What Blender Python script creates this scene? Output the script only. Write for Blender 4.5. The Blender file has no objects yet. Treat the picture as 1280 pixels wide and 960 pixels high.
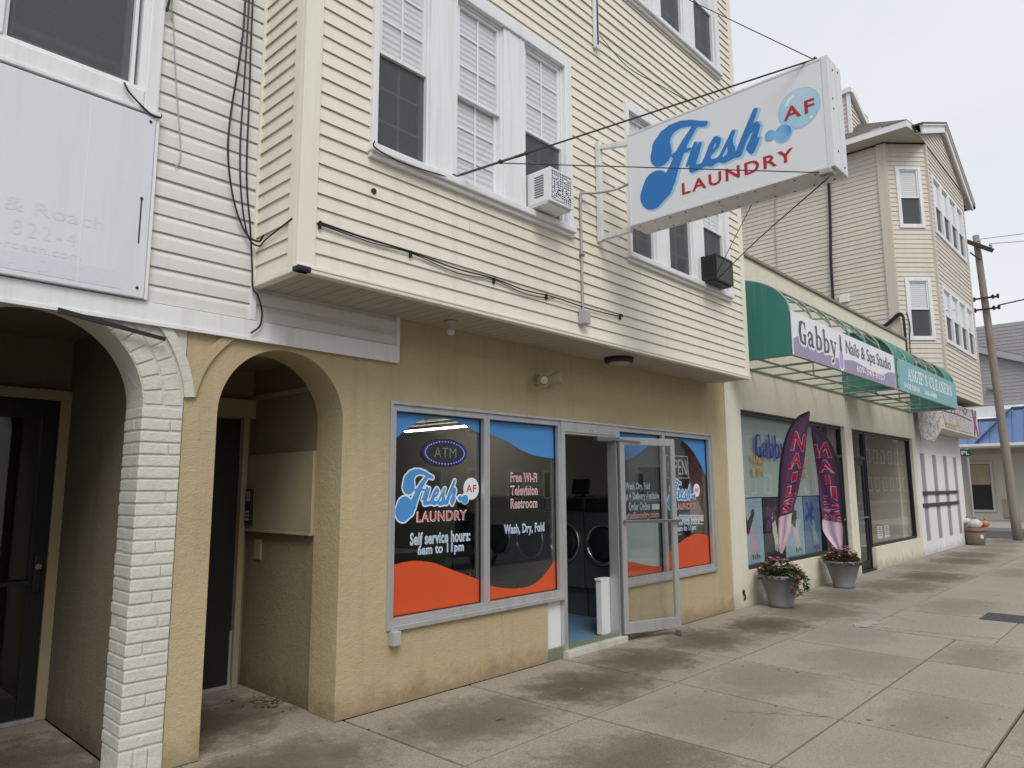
import bpy, bmesh, math, random
import numpy as np
from mathutils import Vector, Matrix
from mathutils.geometry import delaunay_2d_cdt
random.seed(7)
R = math.radians
scene = bpy.context.scene
COL = scene.collection

# ------------------------------------------------------------------ helpers
def NM(): return bmesh.new()

def box(bm, x0, x1, y0, y1, z0, z1, bev=0.0):
    b = bmesh.new() if bev else bm
    v = [b.verts.new(p) for p in ((x0,y0,z0),(x1,y0,z0),(x1,y1,z0),(x0,y1,z0),(x0,y0,z1),(x1,y0,z1),(x1,y1,z1),(x0,y1,z1))]
    for f in ((0,3,2,1),(4,5,6,7),(0,1,5,4),(1,2,6,5),(2,3,7,6),(3,0,4,7)):
        b.faces.new([v[i] for i in f])
    if bev:
        bmesh.ops.bevel(b, geom=b.edges[:], offset=bev, segments=2, affect='EDGES', profile=.6)
        join(bm, b)
    return v

def join(bm, other, mtx=None):
    mp = {}
    for v in other.verts:
        mp[v] = bm.verts.new(mtx @ v.co if mtx else v.co)
    for f in other.faces:
        try: bm.faces.new([mp[v] for v in f.verts])
        except ValueError: pass
    other.free()

def obox(bm, c, ux, uy, uz, hx, hy, hz, bev=0.0):
    """box with its own axes, centre c, half sizes"""
    b = bmesh.new(); box(b, -hx, hx, -hy, hy, -hz, hz, bev)
    m = Matrix.Identity(4)
    for i, a in enumerate((ux, uy, uz)):
        for j in range(3): m[j][i] = a[j]
    m.translation = Vector(c)
    join(bm, b, m)

def bar(bm, p, q, w, h=None, bev=0.0):
    p, q = Vector(p), Vector(q); d = (q-p); L = d.length; d.normalize()
    up = Vector((0,0,1)) if abs(d.z) < .95 else Vector((0,1,0))
    s = d.cross(up).normalized(); u = s.cross(d).normalized()
    obox(bm, (p+q)/2, d, s, u, L/2, w/2, (h or w)/2, bev)

def quad(bm, *pts):
    return bm.faces.new([bm.verts.new(p) for p in pts])

def smooth_path(pts, n=6):
    pts = [Vector(p) for p in pts]
    if len(pts) < 3: return pts
    out = []
    P = [pts[0]*2-pts[1]] + pts + [pts[-1]*2-pts[-2]]
    for i in range(1, len(P)-2):
        a, b, c, d = P[i-1], P[i], P[i+1], P[i+2]
        for k in range(n):
            t = k/n
            out.append(.5*((2*b)+(c-a)*t+(2*a-5*b+4*c-d)*t*t+(3*b-a-3*c+d)*t**3))
    out.append(pts[-1])
    return out

def tube(bm, pts, r, seg=8, sm=6, r2=None):
    pts = smooth_path(pts, sm) if sm else [Vector(p) for p in pts]
    n = len(pts); rings = []
    up = Vector((0.13,0.21,1)).normalized()
    for i, p in enumerate(pts):
        d = (pts[min(i+1,n-1)]-pts[max(i-1,0)]).normalized()
        a = d.cross(up)
        if a.length < .05: a = d.cross(Vector((1,0,0)))
        a.normalize(); b = d.cross(a).normalized()
        rr = r if r2 is None else r+(r2-r)*i/(n-1)
        rings.append([bm.verts.new(p+rr*(math.cos(2*math.pi*k/seg)*a+math.sin(2*math.pi*k/seg)*b)) for k in range(seg)])
    for i in range(n-1):
        for k in range(seg):
            bm.faces.new((rings[i][k], rings[i][(k+1)%seg], rings[i+1][(k+1)%seg], rings[i+1][k]))
    bm.faces.new(rings[0][::-1]); bm.faces.new(rings[-1])

def lathe(bm, prof, c=(0,0,0), seg=32, axis='Z', cap=True):
    rings = []
    for r, h in prof:
        ring = []
        for k in range(seg):
            a = 2*math.pi*k/seg
            p = (r*math.cos(a), r*math.sin(a), h)
            if axis == 'Y': p = (p[0], p[2], p[1])
            if axis == 'X': p = (p[2], p[0], p[1])
            ring.append(bm.verts.new(Vector(c)+Vector(p)))
        rings.append(ring)
    for i in range(len(rings)-1):
        for k in range(seg):
            bm.faces.new((rings[i][k], rings[i][(k+1)%seg], rings[i+1][(k+1)%seg], rings[i+1][k]))
    if cap:
        bm.faces.new(rings[0][::-1]); bm.faces.new(rings[-1])

def ell(bm, c, rx, ry, rz, seg=20, rings=12, lobes=0, amp=0):
    vs = []
    for i in range(rings+1):
        th = math.pi*i/rings; row = []
        for k in range(seg):
            ph = 2*math.pi*k/seg
            m = 1-amp*abs(math.sin(lobes*ph/2))**.6*0 + (amp*(abs(math.cos(lobes*ph/2))-.6) if lobes else 0)
            row.append(bm.verts.new((c[0]+rx*m*math.sin(th)*math.cos(ph), c[1]+ry*m*math.sin(th)*math.sin(ph), c[2]+rz*math.cos(th))))
        vs.append(row)
    for i in range(rings):
        for k in range(seg):
            try: bm.faces.new((vs[i][k], vs[i+1][k], vs[i+1][(k+1)%seg], vs[i][(k+1)%seg]))
            except ValueError: pass

def prism(bm, outer, holes, f, d):
    """polygon with holes in 2D -> solid between f(p,0) and f(p,1) (f maps 2D+depth to 3D)"""
    loops = [outer]+list(holes); pts = []; edges = []
    for lp in loops:
        s = len(pts); pts += [Vector(p) for p in lp]
        edges += [(s+i, s+(i+1)%len(lp)) for i in range(len(lp))]
    V, E_, F, *_ = delaunay_2d_cdt(pts, edges, [], 0, 1e-6)
    def inside(p, poly):
        c = False; n = len(poly)
        for i in range(n):
            a, b = poly[i], poly[(i+1)%n]
            if (a[1] > p[1]) != (b[1] > p[1]) and p[0] < (b[0]-a[0])*(p[1]-a[1])/(b[1]-a[1])+a[0]: c = not c
        return c
    fr = [bm.verts.new(f(v, 0)) for v in V]; bk = [bm.verts.new(f(v, d)) for v in V] if d else None
    for t in F:
        c = sum((V[i] for i in t), Vector((0,0)))/len(t)
        if not inside(c, outer) or any(inside(c, h) for h in holes): continue
        bm.faces.new([fr[i] for i in t])
        if d: bm.faces.new([bk[i] for i in reversed(t)])
    if d:
        for lp in loops:
            n = len(lp)
            for i in range(n):
                a, b = lp[i], lp[(i+1)%n]
                bm.faces.new([bm.verts.new(f(Vector(q), e)) for q, e in ((a,0),(b,0),(b,d),(a,d))])
        bmesh.ops.remove_doubles(bm, verts=bm.verts, dist=1e-5)
        bmesh.ops.recalc_face_normals(bm, faces=bm.faces)

def XZ(y, s=1):
    return lambda p, d: Vector((p[0], y+s*d, p[1]))

def obj(name, bm, mat, parent=None, smooth=False, label=None):
    me = bpy.data.meshes.new(name)
    off = PLOC[parent.name] if parent else Vector((0,0,0))
    if not parent:
        cs = [v.co for v in bm.verts]
        lo = Vector((min(c.x for c in cs), min(c.y for c in cs), min(c.z for c in cs)))
        hi = Vector((max(c.x for c in cs), max(c.y for c in cs), max(c.z for c in cs)))
        off = Vector(((lo.x+hi.x)/2, (lo.y+hi.y)/2, lo.z))
    bmesh.ops.translate(bm, verts=bm.verts, vec=-off)
    bm.to_mesh(me); bm.free()
    o = bpy.data.objects.new(name, me)
    for m in (mat if isinstance(mat, (list, tuple)) else [mat]): me.materials.append(m)
    if smooth:
        for p in me.polygons: p.use_smooth = True
    COL.objects.link(o)
    if parent:
        o.parent = parent; PLOC[o.name] = off      # child origins sit on the parent origin
    else:
        o.location = off; PLOC[o.name] = off
    if label: o['label'] = label
    return o
PLOC = {}

def thing(name, label, cat, loc, group=None):
    o = bpy.data.objects.new(name, None); COL.objects.link(o)
    o.location = loc; o.empty_display_size = .2
    o['label'] = label; o['category'] = cat
    if group: o['group'] = group
    PLOC[o.name] = Vector(loc)
    return o

def tag(o, label, cat, group=None):
    o['label'] = label; o['category'] = cat
    if group: o['group'] = group
    return o

def structure(o): o['kind'] = 'structure'; return o

def dup(root, loc, label, rotz=0):
    r = root.copy(); COL.objects.link(r); r.location = loc; r.rotation_euler = (0,0,rotz); r['label'] = label
    for ch in list(root.children):
        c = ch.copy(); COL.objects.link(c); c.parent = r
        for g in ch.children:
            d = g.copy(); COL.objects.link(d); d.parent = c
    return r

# ------------------------------------------------------------------ materials
def srgb(r, g, b):
    f = lambda c: (c/255/12.92) if c/255 <= .04045 else ((c/255+.055)/1.055)**2.4
    return (f(r), f(g), f(b))

class N:
    def __init__(s, name):
        s.m = bpy.data.materials.new(name); s.m.use_nodes = True
        s.t = s.m.node_tree; s.n = s.t.nodes; s.bsdf = s.n['Principled BSDF']; s.out = s.n['Material Output']
    def new(s, typ, **kw):
        n = s.n.new(typ)
        for k, v in kw.items():
            if k in n.inputs: n.inputs[k].default_value = v
            else: setattr(n, k, v)
        return n
    def link(s, a, b): s.t.links.new(a, b)
    def pos(s, scale=(1,1,1)):
        g = s.new('ShaderNodeNewGeometry'); mp = s.new('ShaderNodeMapping')
        mp.inputs['Scale'].default_value = scale
        s.link(g.outputs['Position'], mp.inputs['Vector']); return mp.outputs['Vector']
    def noise(s, scale, detail=4, rough=.55, vec=None, dist=0):
        n = s.new('ShaderNodeTexNoise'); n.inputs['Scale'].default_value = scale
        n.inputs['Detail'].default_value = detail; n.inputs['Roughness'].default_value = rough
        n.inputs['Distortion'].default_value = dist
        s.link(vec if vec else s.pos(), n.inputs['Vector']); return n.outputs['Fac']
    def ramp(s, fac, stops):
        r = s.new('ShaderNodeValToRGB'); e = r.color_ramp.elements
        while len(e) < len(stops): e.new(.5)
        for i, (p, c) in enumerate(stops):
            e[i].position = p; e[i].color = (c if len(c) == 4 else (*c, 1)) if hasattr(c, '__len__') else (c,c,c,1)
        s.link(fac, r.inputs['Fac']); return r.outputs['Color']
    def mix(s, fac, a, b, typ='MIX'):
        m = s.new('ShaderNodeMix', data_type='RGBA', blend_type=typ)
        for sock, v in ((m.inputs['Factor'], fac), (m.inputs['A'], a), (m.inputs['B'], b)):
            pass
        def put(i, v):
            sock = m.inputs[i]
            if hasattr(v, 'is_linked') or hasattr(v, 'links'): s.link(v, sock)
            else: sock.default_value = v if not hasattr(v, '__len__') else (*v, 1)[:4]
        put(0, fac); put(6, a); put(7, b)
        return m.outputs[2]
    def math(s, op, a, b=0.0):
        m = s.new('ShaderNodeMath', operation=op)
        for i, v in ((0,a),(1,b)):
            if hasattr(v, 'links'): s.link(v, m.inputs[i])
            else: m.inputs[i].default_value = v
        return m.outputs[0]
    def bump(s, h, strength, dist=.01):
        b = s.new('ShaderNodeBump'); b.inputs['Strength'].default_value = strength; b.inputs['Distance'].default_value = dist
        s.link(h, b.inputs['Height']); s.link(b.outputs['Normal'], s.bsdf.inputs['Normal'])
    def color(s, c):
        if hasattr(c, 'links'): s.link(c, s.bsdf.inputs['Base Color'])
        else: s.bsdf.inputs['Base Color'].default_value = (*c, 1)
    def set(s, **kw):
        for k, v in kw.items(): s.bsdf.inputs[k].default_value = v

def sc(c, k): return tuple(min(1, x*k) for x in c)

def plain(name, col, rough=.6, var=.06, vs=4, bump=0, bs=120, metal=0, dirt=None, dirt_amt=.35, streak=False, spec=.4, bdist=.004):
    n = N(name)
    c = n.mix(n.noise(vs, 5), sc(col, 1-var), sc(col, 1+var))
    if dirt:
        v = n.pos((9,9,.5)) if streak else n.pos()
        f = n.ramp(n.noise(1.3 if streak else 2.2, 6, .65, v), [(.5, 0.0), (.78, dirt_amt)])
        c = n.mix(f, c, dirt)
    n.color(c); n.set(Roughness=rough, Metallic=metal)
    n.bsdf.inputs['Specular IOR Level'].default_value = spec
    if bump: n.bump(n.noise(bs, 3, .6), bump, bdist)
    return n.m

def emit(name, col, st):
    n = N(name); n.color((.02,.02,.02)); n.bsdf.inputs['Emission Color'].default_value = (*col, 1)
    n.bsdf.inputs['Emission Strength'].default_value = st; return n.m

def glassy(name, tint=.8, ior=1.6, rough=.01, boost=1.0):
    n = N(name); n.n.remove(n.bsdf)
    tr = n.new('ShaderNodeBsdfTransparent'); tr.inputs['Color'].default_value = (tint, tint*1.0, tint*.98, 1)
    gl = n.new('ShaderNodeBsdfGlossy'); gl.inputs['Roughness'].default_value = rough
    gl.inputs['Color'].default_value = (.95,.97,1,1)
    f0 = ((ior-1)/(ior+1))**2; lw = n.new('ShaderNodeLayerWeight'); lw.inputs['Blend'].default_value = .5
    fr = n.math('ADD', f0*1.8, n.math('MULTIPLY', n.math('POWER', lw.outputs['Facing'], 4.6), 1-f0*1.8))   # both faces, two surfaces of the sheet
    mx = n.new('ShaderNodeMixShader')
    n.link(n.math('MULTIPLY', fr, boost), mx.inputs[0]); n.link(tr.outputs[0], mx.inputs[1]); n.link(gl.outputs[0], mx.inputs[2])
    n.link(mx.outputs[0], n.out.inputs['Surface']); return n.m

def screen_mat(name, col, alpha):
    n = N(name); n.color(n.mix(n.noise(40, 3), sc(col,.85), sc(col,1.15))); n.set(Roughness=.55)
    n.bsdf.inputs['Alpha'].default_value = alpha
    return n.m

def stucco(name, col, dirt, var=.1, stain=.5):
    n = N(name)
    c = n.mix(n.noise(1.1, 6, .6), sc(col, 1-var), sc(col, 1+var*.6))
    c = n.mix(n.ramp(n.noise(7, 5, .65), [(.35,0.0),(.75,.35)]), c, sc(col,.86))
    # run marks and rising damp dirt
    c = n.mix(n.ramp(n.noise(1.4, 6, .7, n.pos((6,6,.45))), [(.52,0.0),(.8,stain)]), c, dirt)
    g = n.new('ShaderNodeNewGeometry'); sx = n.new('ShaderNodeSeparateXYZ'); n.link(g.outputs['Position'], sx.inputs[0])
    low = n.math('SUBTRACT', n.math('MULTIPLY', n.noise(5, 6, .7), .5), n.math('MULTIPLY', sx.outputs[2], 1.1))
    c = n.mix(n.ramp(low, [(.04,0.0),(.24,.7)]), c, sc(dirt,.85))
    vo = n.new('ShaderNodeTexVoronoi'); vo.inputs['Scale'].default_value = 3.2; n.link(n.pos(), vo.inputs['Vector'])
    sv = n.new('ShaderNodeSeparateColor'); n.link(vo.outputs['Color'], sv.inputs[0])
    chip = n.math('LESS_THAN', n.math('ADD', vo.outputs['Distance'], n.math('MULTIPLY', n.math('SUBTRACT', n.noise(40,3), .5), .06)), n.math('MULTIPLY', n.math('SUBTRACT', sv.outputs[0], .7), .16))
    c = n.mix(n.math('MULTIPLY', chip, .6), c, sc(dirt,.6))      # chips and nail holes
    c = n.mix(n.ramp(n.noise(.7, 2, .4, n.pos((1.3,1.3,1))), [(.60,0.0),(.63,.22)]), c, sc(col,1.16))   # touched-up patches
    n.color(c); n.set(Roughness=.9); n.bsdf.inputs['Specular IOR Level'].default_value = .2
    h = n.math('ADD', n.noise(75, 4, .75), n.math('MULTIPLY', n.noise(22, 4), .8))
    n.bump(h, .7, .012)
    return n.m

def siding_mat(name, col, dirt, amt=.4):
    n = N(name)
    c = n.mix(n.noise(.8, 4), sc(col,.94), sc(col,1.04))
    c = n.mix(n.ramp(n.noise(1.0, 6, .7, n.pos((7,7,.35))), [(.5,0.0),(.82,amt)]), c, dirt)
    c = n.mix(n.ramp(n.noise(6, 5, .7), [(.58,0.0),(.75,amt*.6)]), c, dirt)
    n.color(c); n.set(Roughness=.5); n.bsdf.inputs['Specular IOR Level'].default_value = .35
    n.bump(n.noise(18, 4, .6, n.pos((1,1,6))), .12, .004)
    return n.m

M = {}
M['cream_siding'] = siding_mat('cream_vinyl', (.775,.745,.63), (.47,.43,.33), .36)
M['cream_trim'] = plain('cream_trim', (.80,.77,.665), .5, .04, 2, dirt=(.45,.4,.28), dirt_amt=.3, streak=True)
M['white_siding'] = siding_mat('white_vinyl', (.71,.71,.685), (.42,.42,.38), .3)
M['white_trim'] = plain('white_trim', (.78,.79,.80), .45, .04, 2, dirt=(.42,.40,.35), dirt_amt=.35, streak=True)
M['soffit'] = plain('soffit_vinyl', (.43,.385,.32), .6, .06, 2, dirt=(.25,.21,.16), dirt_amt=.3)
M['tan'] = stucco('tan_stucco', (.52,.43,.26), (.27,.21,.125), .16, .40)
M['tan_wood'] = plain('tan_painted_wood', (.40,.335,.215), .6, .08, 3, bump=.15, bs=40, dirt=(.18,.14,.08))
M['tan_inner_dim'] = stucco('deep_shade_tan_plaster', (.225,.195,.14), (.11,.09,.06), .16, .45)  # base colour lowered to carry the deep shade inside the brick-arch entrance
M['tan_inner'] = stucco('shade_toned_tan_plaster', (.30,.248,.155), (.14,.11,.065), .14, .4)  # darker than the outer stucco: entrance shade is put into the colour
M['brick'] = N('white_painted_brick')
n = M['brick']
c = n.mix(n.noise(3, 5), (.56,.55,.48), (.69,.68,.61))
c = n.mix(n.ramp(n.noise(9, 6, .7), [(.55,0.0),(.75,.45)]), c, (.36,.34,.28))
n.color(c); n.set(Roughness=.7); n.bump(n.math('ADD', n.noise(60,4,.75), n.math('MULTIPLY', n.noise(20,3), 1.4)), .6, .009); M['brick'] = n.m
M['salon'] = stucco('pale_yellow_stucco', (.76,.73,.60), (.42,.39,.28), .08, .3)
M['corner_white'] = stucco('white_painted_wall', (.80,.80,.83), (.5,.5,.5), .04, .15)
M['beige_siding'] = siding_mat('beige_vinyl', (.645,.595,.505), (.36,.31,.25), .3)
M['beige_trim'] = plain('beige_trim', (.60,.545,.46), .5, .04)
M['gray_siding'] = siding_mat('grey_vinyl', (.36,.35,.36), (.25,.24,.24), .3)
M['far_cream'] = plain('far_cream_paint', (.56,.53,.47), .8, .05, 2)
M['blue_metal'] = plain('blue_metal', (.14,.22,.40), .4, .05, .8)
M['shingle'] = None
n = N('brown_shingle')
br = n.new('ShaderNodeTexBrick'); br.inputs['Scale'].default_value = 1.0
br.inputs['Brick Width'].default_value = .28; br.inputs['Row Height'].default_value = .12; br.inputs['Mortar Size'].default_value = .006
br.inputs['Color1'].default_value = (.12,.09,.075,1); br.inputs['Color2'].default_value = (.19,.15,.125,1); br.inputs['Mortar'].default_value = (.05,.04,.035,1)
n.link(n.pos((1,1,1)), br.inputs['Vector']); n.color(n.mix(n.noise(30,4), br.outputs['Color'], (.1,.085,.07))); n.set(Roughness=.9); M['shingle'] = n.m
M['alu'] = plain('aluminium', (.56,.57,.58), .42, .08, 6, metal=.6, dirt=(.25,.24,.22), dirt_amt=.4, streak=True)
M['alu_dark'] = plain('dull_aluminium', (.22,.225,.23), .5, .08, 6, metal=.5)
M['black_alu'] = plain('black_frame', (.018,.018,.02), .4, .1, 6)
M['black'] = plain('black_plastic', (.02,.02,.022), .5, .1, 10)
M['cable'] = plain('black_cable', (.018,.018,.018), .55, .2, 30)
M['wire'] = plain('rusty_steel_wire', (.05,.045,.042), .6, .3, 40, metal=.3)
M['galv'] = plain('galvanised_steel', (.42,.42,.42), .5, .12, 8, metal=.5, dirt=(.22,.17,.12), dirt_amt=.4)
M['grey_paint'] = plain('grey_painted_metal', (.40,.41,.42), .5, .08, 10, dirt=(.2,.18,.15))
M['sign_white'] = plain('sign_cabinet_white', (.72,.73,.75), .45, .04, 2, dirt=(.36,.31,.25), dirt_amt=.5, streak=True)
M['sign_face'] = plain('sign_face_acrylic', (.76,.775,.80), .3, .02, 1.5)
M['blank_face'] = plain('weathered_sign_face', (.70,.715,.765), .45, .03, 1.2, dirt=(.58,.59,.62), dirt_amt=.4, streak=True)
M['ghost'] = plain('ghost_letter_grey', (.66,.675,.728), .5, .05, 3)
M['ghost_band'] = plain('ghost_band', (.665,.675,.735), .5, .05, 3)
M['ghost_light'] = plain('ghost_letter_light', (.68,.69,.76), .5, .04, 3)
M['blue'] = plain('logo_blue', (.030,.185,.52), .35, .03)
M['lightblue'] = plain('logo_light_blue', (.33,.60,.80), .35, .03)
M['red'] = plain('logo_red', (.44,.022,.025), .4, .03)
M['bubble'] = None
n = N('bubble_blue'); c = n.ramp(n.noise(2.2, 2), [(.3,(.46,.55,.80)),(.5,(.36,.62,.76)),(.7,(.50,.66,.78))]); n.color(c); n.set(Roughness=.35); M['bubble'] = n.m
n = N('bubble_deep'); c = n.ramp(n.noise(5, 2), [(.35,(.07,.27,.66)),(.65,(.22,.52,.78))]); n.color(c); n.set(Roughness=.35); M['bubble_deep'] = n.m
M['decal_blue'] = plain('decal_blue', (.075,.29,.66), .4, .03, 2)
M['decal_orange'] = plain('decal_orange', (.64,.085,.025), .4, .05, 2)
M['decal_white'] = plain('decal_white', (.78,.82,.86), .5, .02)
M['decal_pink'] = plain('decal_red_text', (.62,.07,.05), .45, .03)
M['decal_pale'] = plain('decal_pale_blue', (.28,.52,.80), .45, .03)
M['board'] = plain('frosted_board', (.55,.65,.68), .35, .03, 2)
M['glass'] = glassy('shop_glass', .90, 1.5, .0, 1.5)
M['pane'] = glassy('window_pane', .9, 1.45, .02, 1.2)
M['salon_glass'] = glassy('salon_glass', .92, 1.45, .0, .85)
M['screen'] = screen_mat('insect_screen', (.075,.078,.085), .78)
M['neon_off'] = plain('unlit_neon_tube', (.55,.56,.55), .3, .05)
M['led_blue'] = emit('blue_led', (.12,.16,1), 1.6)
M['fluor'] = emit('fluorescent_tube', (1,.95,.82), 9)
n = N('mini_blind'); w = n.new('ShaderNodeTexWave', wave_type='BANDS', bands_direction='Z'); w.inputs['Scale'].default_value = 6.5
n.link(n.pos(), w.inputs['Vector']); n.color(n.mix(w.outputs['Fac'], (.70,.72,.76), (.82,.83,.86))); n.set(Roughness=.5); n.bump(w.outputs['Fac'], .5, .01); M['blind'] = n.m
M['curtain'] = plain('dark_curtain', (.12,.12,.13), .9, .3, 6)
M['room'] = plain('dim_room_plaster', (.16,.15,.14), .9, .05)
M['shop_wall'] = plain('shop_plaster', (.60,.58,.53), .85, .05)
M['blue_floor'] = plain('blue_painted_floor', (.13,.24,.36), .5, .1, 3, dirt=(.1,.14,.18))
M['white_paint'] = plain('white_wall_paint', (.72,.73,.74), .6, .04, 3, dirt=(.38,.38,.34), dirt_amt=.5, streak=True)
M['moss'] = plain('mossy_concrete', (.17,.19,.13), .9, .25, 14, bump=.5, bs=60)
M['concrete_step'] = plain('painted_step', (.52,.52,.43), .8, .15, 8, bump=.4, bs=60, dirt=(.22,.2,.16), dirt_amt=.7)
M['steel_dark'] = plain('dark_steel_washer', (.11,.112,.12), .4, .1, 5, metal=.2)
M['chrome'] = plain('chrome_ring', (.5,.5,.5), .25, .05, 5, metal=.9)
M['green_canvas'] = plain('green_canvas', (.048,.235,.19), .75, .07, 1.5, bump=.1, bs=300, dirt=(.16,.33,.29), dirt_amt=.6, streak=True)
M['green_frame'] = plain('green_painted_tube', (.26,.32,.27), .5, .12, 10)
M['teal_face'] = plain('teal_sign_vinyl', (.20,.44,.47), .45, .04, 1.2)
M['mesh_white'] = plain('sign_vinyl_white', (.80,.80,.84), .45, .03, 2)
M['purple_soft'] = plain('banner_mauve', (.33,.28,.43), .45, .14, 2)
M['letter_grey'] = plain('letter_grey', (.09,.09,.10), .5, .05)
M['lilac'] = plain('lilac', (.42,.36,.60), .45, .05)
M['white_letter'] = plain('white_letter', (.82,.83,.86), .5, .02)
M['flag_purple'] = plain('flag_purple', (.105,.042,.12), .75, .12, 8)
M['flag_pale'] = plain('flag_pale_pink', (.66,.50,.58), .75, .12, 12)
M['flag_red'] = plain('flag_red', (.40,.02,.07), .7, .05)
M['flag_pink'] = plain('flag_pink', (.72,.36,.44), .7, .05)
M['grey_pot'] = plain('grey_resin_pot', (.16,.165,.18), .55, .06, 6, bump=.05, bs=80, dirt=(.22,.21,.19), dirt_amt=.4)
M['soil'] = plain('soil', (.05,.035,.025), 1, .3, 40, bump=.8, bs=60)
M['leaf'] = plain('plant_leaf', (.055,.10,.03), .5, .4, 14)
M['leaf_red'] = plain('plant_red_leaf', (.20,.035,.04), .5, .35, 14)
M['petal'] = plain('plant_petal', (.62,.05,.09), .5, .25, 20)
M['petal_pale'] = plain('plant_pale_petal', (.62,.45,.55), .5, .15, 20)
M['dry_leaf'] = plain('dry_leaf', (.17,.09,.045), .8, .4, 30)
M['blue_dark'] = plain('navy_trim', (.04,.07,.17), .5, .05)
M['navy'] = plain('navy_letter', (.02,.04,.28), .5, .05)
M['gold'] = plain('gold_letter', (.45,.30,.08), .5, .05)
M['poster_blue'] = plain('poster_pale_blue', (.34,.52,.62), .4, .25, 3)
M['poster_mid'] = plain('poster_mid_blue', (.10,.22,.38), .4, .3, 3)
M['poster_dark'] = plain('poster_dark', (.03,.025,.03), .4, .3, 4)
M['poster_skin'] = plain('poster_pale_figure', (.66,.60,.58), .4, .2, 6)
M['backing'] = plain('window_backing', (.42,.52,.50), .6, .06, 1.5)
M['paper'] = plain('white_paper', (.70,.71,.72), .7, .04)
n = N('graffiti_panel')
v = n.noise(2.6, 4, .6, n.pos((1.8,1.8,.8)), 2.6)
c = n.ramp(v, [(.30,(.05,.045,.06)),(.37,(.62,.60,.62)),(.43,(.20,.17,.20)),(.48,(.70,.62,.60)),(.55,(.60,.58,.62)),(.60,(.45,.30,.16)),(.64,(.12,.08,.12)),(.70,(.70,.66,.66))])
n.color(c); n.set(Roughness=.5); M['graffiti'] = n.m
M['magenta'] = plain('magenta_paint', (.34,.06,.22), .5, .3, 8)
M['mural_cream'] = plain('mural_cream', (.66,.58,.50), .5, .15, 5)
M['bar_dark'] = plain('plum_bar', (.065,.05,.06), .5, .1)
M['slot_grey'] = plain('grey_slot_tone', (.30,.30,.31), .8, .05)  # one flat grey behind all four slots, darker than the wall
n = N('weathered_pole')
c = n.mix(n.noise(3, 6, .7, n.pos((14,14,.6))), (.15,.13,.11), (.40,.36,.30)); n.color(c); n.set(Roughness=.9)
n.bump(n.noise(4, 6, .7, n.pos((20,20,.8))), .6, .02); M['pole'] = n.m
M['dark_wood'] = plain('dark_crossarm', (.06,.05,.045), .9, .2, 6)
M['sign_green'] = plain('street_sign_green', (.01,.11,.06), .4, .05)
M['basket'] = plain('brown_barrel', (.21,.165,.125), .8, .25, 20, bump=.4, bs=60)
M['pumpkin_white'] = plain('pale_pumpkin', (.62,.56,.52), .6, .08, 8)
M['pumpkin'] = plain('orange_pumpkin', (.60,.20,.09), .55, .12, 8)
M['burgundy'] = plain('burgundy_leaves', (.16,.03,.03), .7, .3, 12)
M['brickblock'] = plain('grey_paver', (.20,.18,.15), .9, .15, 20, bump=.5, bs=90)
M['asphalt'] = plain('asphalt', (.075,.075,.08), .9, .15, 3, bump=.4, bs=180)
M['kerb'] = plain('kerb_concrete', (.34,.33,.30), .85, .1, 4, bump=.3, bs=90)
M['earth'] = plain('far_ground', (.12,.12,.11), .95, .2, .2)
M['line'] = plain('road_paint', (.6,.6,.58), .8, .08, 10)
M['roof_flat'] = plain('flat_roof', (.10,.10,.10), .9, .1)
M['cap_metal'] = plain('weathered_coping', (.24,.22,.17), .7, .15, 6, dirt=(.12,.1,.08))
M['iron'] = plain('cast_iron', (.06,.06,.065), .7, .15, 20, bump=.4, bs=60)
M['car_dark'] = plain('dark_grey_car_paint', (.05,.055,.06), .25, .02)
M['car_silver'] = plain('silver_car_paint', (.45,.46,.48), .3, .02, metal=.4)
M['tyre'] = plain('tyre_rubber', (.02,.02,.02), .8, .1)
M['house_a'] = siding_mat('facing_white_siding', (.62,.62,.60), (.4,.4,.38), .3)
M['house_c'] = siding_mat('facing_taupe_siding', (.42,.385,.34), (.28,.25,.2), .3)
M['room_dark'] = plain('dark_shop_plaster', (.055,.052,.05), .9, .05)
M['house_b'] = siding_mat('facing_brown_siding', (.15,.115,.09), (.1,.08,.06), .3)
M['clear_bulb'] = plain('clear_bulb_glass', (.55,.52,.45), .15, .05)

# sidewalk concrete: per slab tint + damp stain + aggregate + gum spots
n = N('sidewalk_concrete')
at = n.new('ShaderNodeAttribute', attribute_name='slab'); sp = n.new('ShaderNodeSeparateColor'); n.link(at.outputs['Color'], sp.inputs[0])
uv = n.new('ShaderNodeUVMap'); uv.uv_map = 'UVMap'
base = n.mix(n.noise(2.2, 6, .6), (.295,.263,.212), (.41,.372,.308))
base = n.mix(n.math('MULTIPLY', sp.outputs[0], .45), base, (.29,.245,.19))
agg = n.noise(95, 4, .8)
base = n.mix(n.ramp(agg, [(.55,0.0),(.66,.6)]), base, (.62,.58,.50))
base = n.mix(n.ramp(agg, [(.33,.7),(.45,0.0)]), base, (.13,.11,.085))
base = n.mix(n.ramp(n.noise(40, 4, .8), [(.56,0.0),(.68,.5)]), base, (.60,.56,.48))
base = n.mix(n.ramp(n.noise(31, 4, .8), [(.34,.6),(.44,0.0)]), base, (.17,.145,.11))
sub = n.new('ShaderNodeVectorMath', operation='SUBTRACT'); n.link(uv.outputs[0], sub.inputs[0])
cmb = n.new('ShaderNodeCombineXYZ'); n.link(sp.outputs[1], cmb.inputs[0]); n.link(sp.outputs[2], cmb.inputs[1]); n.link(cmb.outputs[0], sub.inputs[1])
sl = n.new('ShaderNodeVectorMath', operation='MULTIPLY'); n.link(sub.outputs[0], sl.inputs[0]); sl.inputs[1].default_value = (.86, 1.35, 0)
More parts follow.
